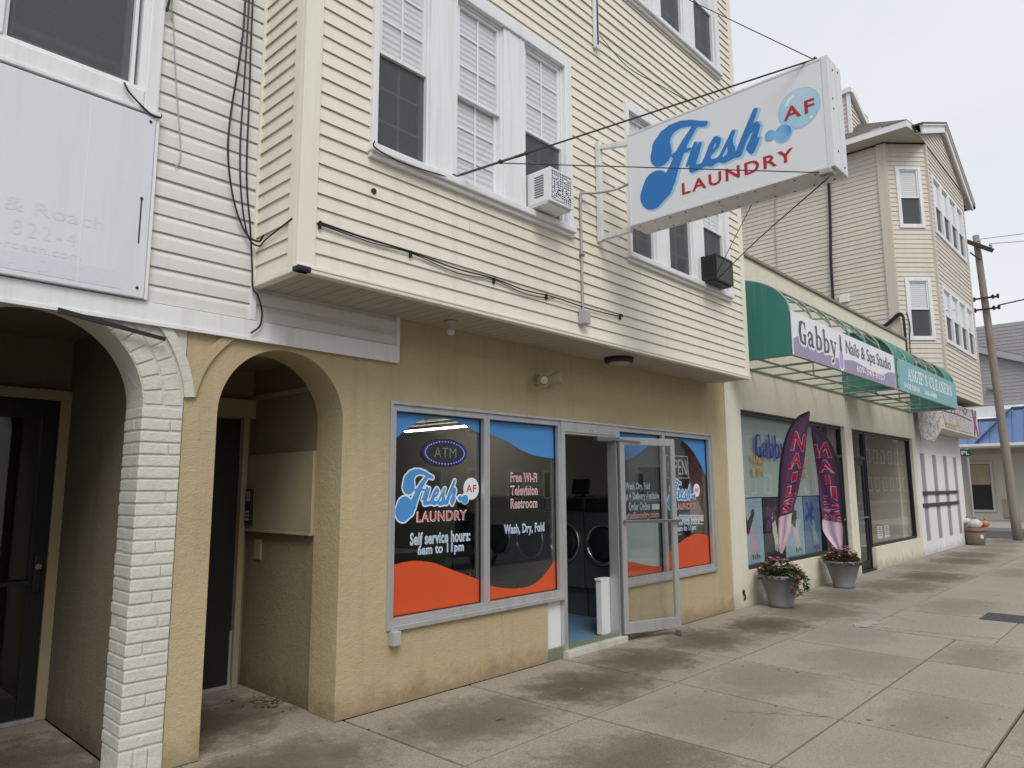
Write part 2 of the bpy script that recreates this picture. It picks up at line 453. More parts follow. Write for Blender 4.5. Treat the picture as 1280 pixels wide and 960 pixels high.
ln = n.new('ShaderNodeVectorMath', operation='LENGTH'); n.link(sl.outputs[0], ln.inputs[0])
d = n.math('ADD', ln.outputs['Value'], n.math('MULTIPLY', n.math('SUBTRACT', n.noise(4.5, 8, .7), .5), 1.0))
stain = n.math('MULTIPLY', n.ramp(d, [(.14,.96),(.36,.72),(.58,.0)]), sp.outputs[0])
base = n.mix(stain, base, n.mix(n.ramp(agg,[(.4,0.0),(.7,.6)]), (.078,.057,.039), (.165,.13,.095)))
big = n.ramp(n.noise(.55, 5, .65), [(.48,0.0),(.72,.45)])
base = n.mix(n.math('MULTIPLY', big, .75), base, (.225,.188,.145))
vo = n.new('ShaderNodeTexVoronoi'); vo.inputs['Scale'].default_value = 9.5; vo.inputs['Randomness'].default_value = 1.0; n.link(n.pos(), vo.inputs['Vector'])
sv = n.new('ShaderNodeSeparateColor'); n.link(vo.outputs['Color'], sv.inputs[0])
rad = n.math('MULTIPLY', n.math('SUBTRACT', n.math('MULTIPLY', sv.outputs[0], n.ramp(n.noise(.9, 3), [(.38,.35),(.62,1.0)])), .46), .42)
gum = n.math('LESS_THAN', n.math('ADD', vo.outputs['Distance'], n.math('MULTIPLY', n.math('SUBTRACT', n.noise(60,2), .5), .05)), rad)
base = n.mix(n.math('MULTIPLY', gum, .75), base, (.07,.06,.05))
n.color(base); n.set(Roughness=.88); n.bsdf.inputs['Specular IOR Level'].default_value = .25
n.bump(n.math('ADD', n.math('MULTIPLY', agg, .6), n.noise(50, 4, .7)), .7, .008)
M['concrete'] = n.m
M['joint'] = plain('joint_dirt', (.03,.026,.02), 1, .3, 20)

# ------------------------------------------------------------------ text and marks
def text(name, body, parent, mat, origin, u, v, n_, W, H, bold=0.0, spacing=1.0, off=.002):
    """flat lettering filling W x H with its lower left corner at origin"""
    cu = bpy.data.curves.new(name, 'FONT'); cu.body = body; cu.size = 1; cu.offset = bold; cu.space_character = spacing
    cu.resolution_u = 4
    to = bpy.data.objects.new(name, cu); COL.objects.link(to)
    bpy.context.view_layer.update()
    me = bpy.data.meshes.new_from_object(to.evaluated_get(bpy.context.evaluated_depsgraph_get()))
    bpy.data.objects.remove(to); bpy.data.curves.remove(cu)
    bm = bmesh.new(); bm.from_mesh(me); bpy.data.meshes.remove(me)
    xs = [q.co.x for q in bm.verts]; ys = [q.co.y for q in bm.verts]
    x0, x1, y0, y1 = min(xs), max(xs), min(ys), max(ys)
    fn = origin if callable(origin) else None
    o, u, v, n_ = (Vector((0,0,0)) if fn else Vector(origin)), Vector(u), Vector(v), Vector(n_)
    for q in bm.verts:
        a = (q.co.x-x0)/(x1-x0); b = (q.co.y-y0)/(y1-y0)
        q.co = fn(a, b) if fn else o+u*(a*W)+v*(b*H)+n_*off
    if mat is None: return bm
    return obj(name, bm, mat, parent)

def sdf_bm(strokes, place, pad=0.0, res=.008, subtract=(), discs=()):
    """union of tapered strokes as one flat filled mesh (marching squares)"""
    allp = np.array([p for s in strokes for p in s]+[d for d in discs])
    x0, x1 = (allp[:,0]-allp[:,2]).min()-pad-2*res, (allp[:,0]+allp[:,2]).max()+pad+2*res
    y0, y1 = (allp[:,1]-allp[:,2]).min()-pad-2*res, (allp[:,1]+allp[:,2]).max()+pad+2*res
    nx, ny = int((x1-x0)/res)+2, int((y1-y0)/res)+2
    X, Y = np.meshgrid(x0+res*np.arange(nx), y0+res*np.arange(ny), indexing='ij')
    def dist(ss):
        D = np.full(X.shape, 1e9)
        for s in ss:
            if len(s) == 1: s = [s[0], s[0]]
            for a, b in zip(s[:-1], s[1:]):
                dx, dy = b[0]-a[0], b[1]-a[1]; L2 = dx*dx+dy*dy+1e-12
                t = np.clip(((X-a[0])*dx+(Y-a[1])*dy)/L2, 0, 1)
                D = np.minimum(D, np.hypot(X-a[0]-t*dx, Y-a[1]-t*dy)-(a[2]+t*(b[2]-a[2])))
        return D
    D = dist(list(strokes)+[[d] for d in discs])-pad
    if subtract: D = np.maximum(D, -(dist(subtract)+pad))
    bm = bmesh.new(); cache = {}
    def vert(key, x, y):
        if key not in cache: cache[key] = bm.verts.new(place(x, y))
        return cache[key]
    I = np.argwhere(np.minimum(np.minimum(D[:-1,:-1], D[1:,:-1]), np.minimum(D[:-1,1:], D[1:,1:])) < 0)
    for i, j in I:
        cs = [(i,j),(i+1,j),(i+1,j+1),(i,j+1)]; poly = []
        for k in range(4):
            a, b = cs[k], cs[(k+1)%4]; da, db = D[a], D[b]
            if da < 0: poly.append(vert(a, X[a], Y[a]))
            if (da < 0) != (db < 0):
                t = da/(da-db); key = tuple(sorted((a,b)))
                poly.append(vert(key, X[a]+t*(X[b]-X[a]), Y[a]+t*(Y[b]-Y[a])))
        if len(poly) >= 3:
            try: bm.faces.new(poly)
            except ValueError: pass
    return bm

LOGO = [
 [(0.35,0.574,0.109),(0.354,0.662,0.091),(0.392,0.728,0.069),(0.457,0.771,0.049),(0.546,0.785,0.034),(0.641,0.764,0.028),(0.727,0.723,0.026),(0.786,0.703,0.024)],
 [(0.687,0.714,0.026),(0.586,0.601,0.037),(0.535,0.527,0.044),(0.5,0.46,0.047),(0.459,0.382,0.055),(0.413,0.305,0.074),(0.354,0.257,0.104),(0.259,0.22,0.130)],
 [(0.284,0.311,0.129),(0.252,0.235,0.130)],
 [(0.472,0.522,0.019),(0.542,0.538,0.024),(0.61,0.527,0.018),(0.644,0.526,0.01)],
 [(0.686,0.559,0.018),(0.641,0.465,0.018),(0.601,0.388,0.014)],
 [(0.729,0.544,0.018),(0.695,0.472,0.027),(0.658,0.395,0.032),(0.649,0.34,0.032),(0.709,0.34,0.026),(0.775,0.35,0.023)],
 [(0.878,0.345,0.023),(0.827,0.337,0.031),(0.779,0.365,0.037),(0.798,0.411,0.028),(0.830,0.488,0.024),(0.872,0.537,0.024),(0.902,0.515,0.02),(0.887,0.465,0.016),(0.826,0.420,0.014)],
 [(0.878,0.345,0.02),(0.911,0.368,0.017),(0.966,0.455,0.015),(1.03,0.542,0.019),(1.004,0.493,0.023),(0.998,0.447,0.026),(1.009,0.387,0.033),(0.992,0.342,0.036),(0.941,0.325,0.027),(0.902,0.342,0.021)],
 [(1.225,0.656,0.021),(1.174,0.553,0.027),(1.12,0.45,0.029),(1.068,0.339,0.031),(1.004,0.336,0.022)],
 [(1.092,0.386,0.018),(1.160,0.485,0.02),(1.227,0.537,0.022),(1.238,0.513,0.023),(1.2,0.424,0.028),(1.164,0.358,0.031),(1.178,0.324,0.026),(1.224,0.377,0.012),(1.244,0.418,0.007)]]

def logo(parent, org, u, v, nrm, s, sy=None, decal=False):
    """the shop's script logo; logo units are metres on the hanging sign"""
    org, u, v, nrm = Vector(org), Vector(u), Vector(v), Vector(nrm); sy = sy or s
    def P(off, dx=0, dy=0): return lambda x, y: org+u*((x+dx)*s)+v*((y+dy)*sy)+nrm*off
    res = .008 if not decal else .011
    if decal:
        obj('logo_outline', sdf_bm(LOGO, P(.001), .022, res, discs=[(1.44,.39,.065),(1.335,.40,.04)]), M['decal_white'], parent)
        obj('script_lettering', sdf_bm(LOGO, P(.002), 0, res), M['decal_blue'], parent)
        obj('bubble_emblem', sdf_bm([], P(.0015), .0, res, discs=[(1.57,.54,.165)]), M['decal_white'], parent)
        obj('bubble_emblem', sdf_bm([], P(.0025), .0, res, discs=[(1.439,.38,.068),(1.335,.399,.04)]), M['decal_blue'], parent)
    else:
        obj('logo_shadow', sdf_bm(LOGO, P(.001, .016, -.010), .008, res), M['lightblue'], parent)
        obj('script_lettering', sdf_bm(LOGO, P(.002), 0, res), M['blue'], parent)
        obj('bubble_emblem', sdf_bm([], P(.001), 0, res, discs=[(1.57,.54,.164)]), M['lightblue'], parent)
        obj('bubble_emblem', sdf_bm([], P(.0017), 0, res, discs=[(1.57,.54,.157)]), M['bubble'], parent)
        obj('bubble_emblem', sdf_bm([], P(.0022), 0, res, discs=[(1.439,.38,.075)]), M['lightblue'], parent)
        obj('bubble_emblem', sdf_bm([], P(.0028), 0, res, discs=[(1.437,.384,.066),(1.335,.399,.045)]), M['bubble_deep'], parent)
        # glints on the bubbles
        obj('bubble_emblem', sdf_bm([[(1.475,.60,.010),(1.50,.635,.012),(1.535,.66,.008)]], P(.0024), 0, .005, discs=[(1.655,.435,.012),(1.40,.42,.010)]), M['white_letter'], parent)
    red = M['decal_white'] if decal else M['red']
    if decal:
        text('lettering', 'LAUNDRY', parent, M['decal_white'], org+u*(.50*s)+v*(.075*sy), u, v, nrm, .98*s, .15*sy, .04, 1.12, .001)
        text('lettering', 'LAUNDRY', parent, M['decal_pink'], org+u*(.515*s)+v*(.085*sy), u, v, nrm, .95*s, .13*sy, .012, 1.14, .002)
        text('lettering', 'AF', parent, M['decal_pink'], org+u*(1.46*s)+v*(.485*sy), u, v, nrm, .22*s, .115*sy, .02, 1.1, .003)
    else:
        uu = (u*1.0+v*.0)
        text('lettering', 'LAUNDRY', parent, red, org+u*.542+v*.135, uu, v, nrm, .965, .108, .022, 1.22, .002)
        text('lettering', 'AF', parent, red, org+u*1.448+v*.474, u, v, nrm, .24, .108, .022, 1.25, .0035)

# ------------------------------------------------------------------ siding
def courses(bm, o, u, nrm, L, z0, z1, e, openings=(), kind='lap'):
    """clapboard courses on a wall: o = lower left corner, u along, nrm outward; openings (u0,u1,z0,z1)"""
    o, u, nrm = Vector(o), Vector(u).normalized(), Vector(nrm).normalized()
    prof = {'lap': [(.003,0),(.003,.009),(.012,.009),(.012,0),(.0165,0),(.0035,1)],
            'dutch': [(.003,0),(.003,.009),(.0125,.009),(.0125,0),(.017,0),(.0165,.62),(.013,.74),(.006,.88),(.0035,1)],
            'far': [(.002,0),(.018,0),(.003,1)]}[kind]
    z = z0; sr = random.Random(int(L*1000)+len(openings))
    while z < z1-1e-4:
        h = min(e, z1-z); zm = z+h/2
        seg = [(0, L)]
        for a, b, za, zb in openings:
            if za < zm < zb:
                seg = [q for s in seg for q in ((s[0], min(s[1], a)), (max(s[0], b), s[1])) if q[1]-q[0] > .004]
        if kind != 'far':
            sg = []
            for a, b in seg:
                if b-a > 2 and sr.random() < .4:
                    k = sr.uniform(a+.4, b-.4); sg += [(a, k), (k, b, .0028)]
                else: sg.append((a, b))
            seg = sg
        jo = sr.uniform(-.0012, .0012); jz = sr.uniform(-.0022, .0022) if z > z0 else 0
        for a, b, *xo in seg:
            oo = jo+(xo[0] if xo else 0); tilt = sr.uniform(-.002, .002)
            rows = []
            for out, f in prof:
                dz = (f if f in (0, .009) else f*h)
                q = oo if out > .012 else 0
                rows.append((bm.verts.new(o+u*a+nrm*(out+q)+Vector((0,0,z-o.z+dz+(jz if q else 0)))), bm.verts.new(o+u*b+nrm*(out+q)+Vector((0,0,z-o.z+dz+(jz+tilt if q else 0))))))
            for r0, r1 in zip(rows[:-1], rows[1:]):
                bm.faces.new((r0[0], r0[1], r1[1], r1[0]))
        z += e

def arc(cx, cz, r, a0, a1, n=28):
    return [(cx+r*math.cos(R(a0+(a1-a0)*i/n)), cz+r*math.sin(R(a0+(a1-a0)*i/n))) for i in range(n+1)]

def frame_rect(bm, x0, x1, z0, z1, y0, y1, wl, wr=None, wb=None, wt=None, bev=.004):
    wr = wl if wr is None else wr; wb = wl if wb is None else wb; wt = wl if wt is None else wt
    box(bm, x0, x0+wl, y0, y1, z0, z1, bev); box(bm, x1-wr, x1, y0, y1, z0, z1, bev)
    if wb: box(bm, x0+wl, x1-wr, y0+.001, y1, z0, z0+wb, bev)
    if wt: box(bm, x0+wl, x1-wr, y0+.001, y1, z1-wt, z1, bev)

def double_hung(root, x0, x1, z0, z1, yf, up='blind', low='screen', grid=True, mat='white_trim', pm=None, meet=None):
    """sash window in the plane yf (outer face), facing -y; returns the window part"""
    bm = NM(); zm = meet or (z0+z1)/2
    frame_rect(bm, x0, x1, z0, z1, yf+.012, yf+.09, .022)
    w = obj('window', bm, M[mat], root)
    bm = NM(); frame_rect(bm, x0+.023, x1-.023, zm-.02, z1-.023, yf+.022, yf+.052, .030)
    if grid:
        xm = (x0+x1)/2; bar_w = .009
        box(bm, xm-bar_w, xm+bar_w, yf+.036, yf+.044, zm+.011, z1-.054)
        for k in (1, 2):
            zz = zm+(z1-zm)*k/3; box(bm, x0+.054, x1-.054, yf+.037, yf+.0435, zz-bar_w, zz+bar_w)
    obj('sash', bm, M[mat], w)
    bm = NM(); frame_rect(bm, x0+.023, x1-.023, z0+.023, zm+.018, yf+.054, yf+.084, .034)
    if grid:
        box(bm, xm-bar_w, xm+bar_w, yf+.066, yf+.074, z0+.058, zm-.017)
        for k in (1, 2):
            zz = z0+(zm-z0)*k/3; box(bm, x0+.058, x1-.058, yf+.067, yf+.0735, zz-bar_w, zz+bar_w)
    obj('sash', bm, M[mat], w)
    bm = NM(); y = yf+.040; quad(bm, (x0+.05,y,zm), (x1-.05,y,zm), (x1-.05,y,z1-.05), (x0+.05,y,z1-.05))
    y = yf+.070; quad(bm, (x0+.05,y,z0+.05), (x1-.05,y,z0+.05), (x1-.05,y,zm), (x0+.05,y,zm))
    obj('pane', bm, M['pane'], w)
    if up == 'blind' or low == 'blind':
        bm = NM(); y = yf+.048
        quad(bm, (x0+.05,y,zm),(x1-.05,y,zm),(x1-.05,y,z1-.05),(x0+.05,y,z1-.05))
        if low == 'blind':
            y = yf+.077; quad(bm, (x0+.05,y,z0+.05),(x1-.05,y,z0+.05),(x1-.05,y,zm),(x0+.05,y,zm))
        obj('blind', bm, M['blind'], w)
    if low == 'screen':
        bm = NM(); y = yf+.046; quad(bm, (x0+.024,y,z0+.023), (x1-.024,y,z0+.023), (x1-.024,y,zm-.021), (x0+.024,y,zm-.021)); obj('insect_screen', bm, M['screen'], w)
    if up == 'screen':
        bm = NM(); y = yf+.019; quad(bm, (x0+.024,y,zm+.0), (x1-.024,y,zm+.0), (x1-.024,y,z1-.025), (x0+.024,y,z1-.025)); obj('insect_screen', bm, M['screen'], w)
    return w

def dark_room(root, x0, x1, y0, y1, z0, z1, name='interior', mat='room', floor=None):
    bm = NM()
    quad(bm, (x0,y1,z0),(x1,y1,z0),(x1,y1,z1),(x0,y1,z1)); quad(bm, (x0,y0,z0),(x0,y1,z0),(x0,y1,z1),(x0,y0,z1))
    quad(bm, (x1,y0,z0),(x1,y1,z0),(x1,y1,z1),(x1,y0,z1)); quad(bm, (x0,y0,z1),(x1,y0,z1),(x1,y1,z1),(x0,y1,z1))
    if floor is None: quad(bm, (x0,y0,z0),(x1,y0,z0),(x1,y1,z0),(x0,y1,z0))
    return obj(name, bm, M[mat], root)

# ================================================================== setting
def ground_sheet(name, x0, x1, y0, y1, z, mat):
    bm = NM(); quad(bm, (x0,y0,z),(x1,y0,z),(x1,y1,z),(x0,y1,z)); return structure(obj(name, bm, M[mat]))
ground_sheet('ground', -400, 600, -500, 500, -.17, 'earth')
ground_sheet('road', -60, 90, -16.5, -6.0, -.13, 'asphalt')
ground_sheet('cross_street', 26.15, 32.85, -6.0, 60, -.134, 'asphalt')
bm = NM()
for x in range(-40, 80, 6): quad(bm, (x,-11.3,-.126),(x+2.6,-11.3,-.126),(x+2.6,-11.18,-.126),(x,-11.18,-.126))
structure(obj('road_marking', bm, M['line']))
bm = NM(); box(bm, -20, 26.0, -5.98, -5.8, -.16, -.002, .02); box(bm, 25.98, 26.13, -5.78, 40, -.16, -.003, .02); structure(obj('kerb', bm, M['kerb']))
bm = NM(); box(bm, 32.87, 33.02, -6, 40, -.16, .0, .02); box(bm, 33.02, 60, -6, 40, -.16, -.004, .0); structure(obj('far_sidewalk', bm, M['kerb']))
bm = NM(); box(bm, -60, 90, -19.5, -16.55, -.16, .0, .02); structure(obj('opposite_sidewalk', bm, M['kerb']))

# the sidewalk: slabs with open joints over dark joint dirt
bm = NM(); quad(bm, (-20,-5.8,-.035),(26,-5.8,-.035),(26,3.2,-.035),(-20,3.2,-.035)); structure(obj('sidewalk_bed', bm, M['joint']))
bm = NM()
colr = bm.loops.layers.float_color.new('slab'); uvl = bm.loops.layers.uv.new('UVMap')
SR = random.Random(11)
FORCE = {}
def slab(c, key=None, g=.006):
    """c: four corners counter-clockwise; a slab with rounded-off arrises"""
    st, cx, cy = FORCE.get(key, (SR.choice([.05,.12,.25,.4]), SR.uniform(.25,.75), SR.uniform(.3,.7)))
    zz = SR.uniform(-.0022, .0022)
    m = Vector((sum(p[0] for p in c)/4, sum(p[1] for p in c)/4))
    def ins(p, k): 
        p = Vector(p); q = Vector((p.x+math.copysign(k, m.x-p.x), p.y+math.copysign(k, m.y-p.y))); return q
    rings = [[bm.verts.new((*ins(p, k), z+zz)) for p in c] for k, z in ((g*1.15,-.03),(g*1.15,-.004),(g*1.5,0))]
    fs = [bm.faces.new(rings[2])]
    for a, b in zip(rings[:-1], rings[1:]):
        for i in range(4): fs.append(bm.faces.new((a[i], a[(i+1)%4], b[(i+1)%4], b[i])))
    X = [p[0] for p in c]; Y = [p[1] for p in c]
    for f in fs:
        for lp in f.loops:
            lp[colr] = (st, cx, cy, 1)
            lp[uvl].uv = ((lp.vert.co.x-min(X))/(max(X)-min(X)), (lp.vert.co.y-min(Y))/(max(Y)-min(Y)))
xs = [-3.8,-2.6,-1.4,-.2,.95,1.92,3.04,4.25,5.44,6.54,7.72,8.92]
FORCE.update({(2,0):(1,.75,.35),(3,0):(1,.5,.3),(4,0):(1,.55,.35),(5,0):(.9,.35,.6),(6,0):(.75,.5,.45),(7,0):(1,.55,.4),(8,0):(1,.45,.5),(9,0):(.9,.5,.5),(10,0):(1,.5,.4),
              (5,1):(.9,.6,.5),(6,1):(.75,.55,.45),(7,1):(.32,.5,.5),(8,1):(.38,.6,.6),(9,1):(.3,.6,.35),(4,1):(.9,.6,.35),(6,2):(.5,.45,.7),(7,2):(.12,.5,.5),(5,2):(.2,.4,.5),(8,2):(.3,.5,.5)})
sk = lambda x, y: x-(.09 if x > 4.5 else .0)*min(1, max(0, (-y-1.2)/1.4))   # joints run slightly off square
ys = [0.0,-1.235,-2.56,-3.46,-4.6,-5.79]
for j in range(5):
    for i in range(len(xs)-1):
        a, b = xs[i], xs[i+1]; y1, y0 = ys[j], ys[j+1]
        slab([(sk(a,y0),y0),(sk(b,y0),y0),(sk(b,y1),y1),(sk(a,y1),y1)], (i,j), .0085)
xs2 = [8.92,10.45,12.05,13.7,15.4,17.1,18.8,20.5,22.2,23.9,25.97]; ys2 = [0,-1.64,-2.9,-4.3,-5.79]
for j in range(4):
    for i in range(len(xs2)-1):
        o = (lambda x, k: sk(x, 0)-(.09 if (x < 9 and k > 1) else 0))
        FORCE[(i,j,2)] = (SR.choice([.5,.7,.85]) if j == 0 else SR.choice([.08,.2,.35]), .5, SR.uniform(.35,.65))
        slab([(o(xs2[i],j+1),ys2[j+1]),(o(xs2[i+1],j+1),ys2[j+1]),(o(xs2[i+1],j),ys2[j]),(o(xs2[i],j),ys2[j])], (i,j,2))
# recessed entrances
FORCE[('va',)] = (.95,.6,.4); FORCE[('vb',)] = (1,.4,.45)
slab([(.42,.0),(1.64,.0),(1.64,1.7),(.42,1.7)], ('va',)); slab([(1.8,.0),(3.02,.0),(3.02,1.5),(1.8,1.5)], ('vb',))
structure(obj('sidewalk', bm, M['concrete']))
def strip(bm, pts, w, z):
    for a, b in zip(pts[:-1], pts[1:]):
        a, b = Vector((*a,0)), Vector((*b,0)); d = (b-a).normalized(); s = Vector((-d.y,d.x,0))*w*SR.uniform(.4,1); h = Vector((0,0,z))
        quad(bm, a-s+h, b-s*.8+h, b+s*.8+h, a+s+h)
bm = NM()
def crack(a, b, n, w, amp):
    a, b = Vector(a), Vector(b); d = (b-a); s = Vector((-d.y, d.x)).normalized()
    strip(bm, [tuple(a+d*(k/n)+s*(SR.uniform(-amp,amp) if 0 < k < n else 0)) for k in range(n+1)], w, .0042)
crack((8.98,-1.62), (9.15,-2.9), 14, .006, .03); crack((5.0,-1.9), (5.36,-2.5), 10, .003, .03); crack((9.6,-2.0), (9.9,-1.66), 8, .004, .02); crack((10.3,-2.2), (10.45,-1.9), 6, .006, .02); crack((11.6,-2.1), (11.9,-2.5), 6, .006, .02)
structure(obj('sidewalk_crack', bm, M['joint']))
bm = NM(); c0 = (9.12,-1.60); vs = [bm.verts.new((c0[0]+.34*math.cos(a)*SR.uniform(.6,1), c0[1]+.13*math.sin(a)*SR.uniform(.5,1), .0045)) for a in [k*.3 for k in range(21)]]; bm.faces.new(vs)
structure(obj('mortar_patch', bm, M['kerb']))
bm = NM(); box(bm, 10.35, 10.95, -3.05, -2.5, -.004, .004, .002)
for k in range(7): box(bm, 10.40, 10.90, -3.0+k*.072, -2.975+k*.072, .004, .008)
tag(obj('utility_cover', bm, M['iron']), 'dark iron utility cover set flush in the sidewalk', 'utility cover')

# ================================================================== building with the white painted brick arch
L = thing('arch_building', 'white vinyl sided building with white painted brick arch at the left edge', 'building', (.3, .8, 0))
SILL = 4.03
bm = NM(); courses(bm, (-3,.0,2.72), (1,0,0), (0,-1,0), 5.235, 2.72, 9.0, .1135, [(2.65,4.44,3.95,5.5)], 'dutch'); obj('siding', bm, M['white_siding'], L)
bm = NM(); courses(bm, (2.235,.0,2.72), (1,0,0), (0,-1,0), 1.19, 2.72, 2.955, .1135, (), 'dutch'); obj('siding', bm, M['white_siding'], L)
bm = NM(); box(bm, -3, 3.43, -.034, .01, 2.585, 2.715, .006); box(bm, -3, 3.43, -.042, -.03, 2.575, 2.60, .003); obj('fascia_board', bm, M['white_trim'], L)
bm = NM(); box(bm, 3.425, 3.455, -.036, .0, 2.58, 2.948, .004); obj('corner_strip', bm, M['white_trim'], L); bm = NM(); box(bm, 2.205, 2.245, -.03, .0, 2.72, 2.955, .004); obj('corner_strip', bm, M['white_trim'], L)
# brick arch
AC = (1.03, 2.08, .55)
def archpoly(x0, x1, z1, cx, cz, r, zb=0.0, n=30):
    return [(x0,zb),(x0,z1),(x1,z1),(x1,zb),(cx+r,zb)]+arc(cx, cz, r, 0, 180, n)+[(cx-r,zb)]
bm = NM(); prism(bm, archpoly(-.6, 1.812, 2.70, *AC), [], XZ(-.004), .265)
BR = random.Random(3)
def brick(x0, x1, y0, y1, z0, z1):
    j = lambda k=.0022: BR.uniform(-k, k)
    box(bm, x0+.002+j(), x1-.002+j(), y0+j(), y1+j(), z0+.0055+j(.0014), z1-.0055+j(.0014), .0065)
rowh = .0715
for side in (0, 1):
    for k in range(27):
        z0 = .16+k*rowh; z1 = z0+rowh
        if z1 > 2.10: break
        if side == 0:
            sp = BR.choice([1.812,1.665,1.70,1.74]) if k % 2 else 1.812; dp = BR.choice([.10,.13]) if k % 2 else .262
            brick(1.571, sp, -.013, dp, z0, z1)
            if sp < 1.8: brick(sp, 1.812, -.012, .02, z0, z1)
            if dp < .2: brick(1.573, 1.64, dp, .262, z0, z1)
        else:
            brick(.25 if k % 2 else .36, .487, -.012, .225, z0, z1)
            brick(.1, .25 if k % 2 else .36, -.012, .02, z0, z1)
for x0, x1 in ((1.571,1.652),(1.652,1.732),(1.732,1.812)): brick(x0, x1, -.015, .13 if x0 < 1.6 else .02, -.01, .157)
brick(1.573, 1.64, .13, .262, -.01, .157)
def vouss(r0, r1, a, da, y0):
    b = bmesh.new(); pts = [(r0,a-da),(r1,a-da),(r1,a+da),(r0,a+da)]
    P2 = [(AC[0]+r*math.cos(R(t)), AC[1]+r*math.sin(R(t))) for r, t in pts]
    vs = [b.verts.new((x, y0, z)) for x, z in P2]+[b.verts.new((x, .02, z)) for x, z in P2]
    for f in ((0,1,2,3),(7,6,5,4),(0,4,5,1),(1,5,6,2),(2,6,7,3),(3,7,4,0)): b.faces.new([vs[i] for i in f])
    bmesh.ops.recalc_face_normals(b, faces=b.faces); bmesh.ops.bevel(b, geom=b.edges[:], offset=.005, segments=2, affect='EDGES'); join(bm, b)
t = 2
while t < 178:
    vouss(.553, .665, t+4, 3.7, -.012+BR.uniform(-.002,.002)); t += 8.2
t = 1
while t < 178:
    vouss(.672, .775, t+4.4, 3.5, -.010+BR.uniform(-.002,.002)); t += 7.7
obj('brick_arch', bm, M['brick'], L)
bm = NM(); ring = arc(1.03, 2.08, .845, 6, 60, 14)+arc(1.03, 2.08, .785, 60, 6, 14); prism(bm, [p for p in ring if p[0] < 1.9], [], XZ(-.026), .04); obj('hood_mould', bm, M['brick'], L)
# recessed entrance behind the brick arch
bm = NM()
box(bm, 1.642, 1.80, .262, 1.75, 0, 2.9); box(bm, .25, .42, .262, 1.75, 0, 2.9); box(bm, .42, 1.642, .262, 1.70, 2.72, 2.9)
box(bm, .42, 1.642, 1.66, 1.80, 2.32, 2.72); box(bm, .42, .52, 1.66, 1.8, 0, 2.32)
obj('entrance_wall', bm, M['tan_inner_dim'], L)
bm = NM(); box(bm, 1.57, 1.64, 1.585, 1.70, 0, 2.26, .006); box(bm, .50, 1.64, 1.58, 1.70, 2.26, 2.335, .006); box(bm, .50, .56, 1.585, 1.70, 0, 2.26, .006); obj('door_casing', bm, M['tan_wood'], L)
bm = NM(); frame_rect(bm, .565, 1.565, .03, 2.25, 1.60, 1.65, .10, .105, .14, .13); d_ = obj('entrance_door', bm, M['black_alu'], L)
bm = NM(); quad(bm, (.6,1.63,.1),(1.5,1.63,.1),(1.5,1.63,2.2),(.6,1.63,2.2)); obj('glass', bm, M['glass'], d_)
bm = NM(); box(bm, 1.485, 1.535, 1.575, 1.60, .88, 1.14, .008); bar(bm, (.66,1.565,.955), (1.46,1.565,.955), .03, .03, .006); obj('lock_bar', bm, M['black'], d_)
bm = NM(); lathe(bm, [(.021,-.012),(.021,0),(.012,.002)], (1.51,1.575,1.06), 16, 'Y'); obj('lock_cylinder', bm, M['chrome'], d_)
bm = NM(); box(bm, .56, 1.57, 1.57, 1.66, .0, .028, .004); obj('threshold', bm, M['alu'], L)
dark_room(L, .4, 1.66, 1.82, 4, 0, 2.6)
# window over the sign
bm = NM(); frame_rect(bm, -.42, 1.535, 3.895, 5.6, -.05, .01, .13, .085, .13, .1, .01); frame_rect(bm, -.335, 1.455, 4.02, 5.5, -.03, .06, .03, .04, .03, .03, .004)
box(bm, -.44, 1.55, -.062, -.04, 3.885, 3.91, .004); box(bm, .66, .72, -.04, .06, 4.05, 5.5, .006); obj('window_casing', bm, M['white_trim'], L)
w = double_hung(L, .722, 1.395, 4.04, 5.47, -.025, 'none', 'screen', False, meet=4.95)
bm = NM(); quad(bm, (.75,.12,4.06),(1.38,.12,4.06),(1.38,.12,5.4),(.75,.12,5.4)); obj('curtain', bm, M['curtain'], w)
bm = NM(); box(bm, .745, 1.37, .05, .075, 4.15, 4.19, .004); obj('sash_rail', bm, M['grey_paint'], w)
double_hung(L, -.30, .658, 4.04, 5.47, -.025, 'blind', 'screen', False)
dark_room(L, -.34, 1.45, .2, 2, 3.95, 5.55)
bm = NM(); box(bm, -3, 2.23, .3, 6, 8.9, 9.0); obj('roof', bm, M['roof_flat'], L)

# blank sign with ghost lettering
S = thing('blank_sign', 'large blank white sign panel with faint ghost lettering on the white siding', 'sign', (.2, -.04, 2.72))
bm = NM(); box(bm, -1.6, 1.522, -.062, -.022, 2.722, 3.868, .006); obj('panel', bm, M['blank_face'], S)
bm = NM(); box(bm, 1.525, 1.545, -.055, -.02, 2.72, 3.87, .003); box(bm, 1.165, 1.169, -.0635, -.060, 2.73, 3.86); obj('edge_strip', bm, M['white_trim'], S)
bm = NM()
for x, z in ((1.49,3.83),(1.47,3.33),(1.48,2.78)): lathe(bm, [(.009,-.066),(.009,-.061)], (x,0,z), 10, 'Y')
box(bm, 1.466, 1.474, -.0635, -.061, 3.05, 3.33); obj('bolt', bm, M['black'], S)
u3, v3, n3 = (1,0,0), (0,0,1), (0,-1,0)
bm = NM(); quad(bm, (-.9,-.0634,2.755),(1.40,-.0634,2.755),(1.36,-.0634,2.855),(-.9,-.0634,2.855)); obj('ghost_band', bm, M['ghost_band'], S)
text('lettering', 'CIAL DIVISION', S, M['ghost_light'], (.74,-.0634,2.768), u3, v3, n3, .62, .068, .0, 1.05, .0006)
text('lettering', 'x-roach.com', S, M['ghost'], (.74,-.0625,2.868), u3, v3, n3, .44, .046, .0, 1.0, .0006)
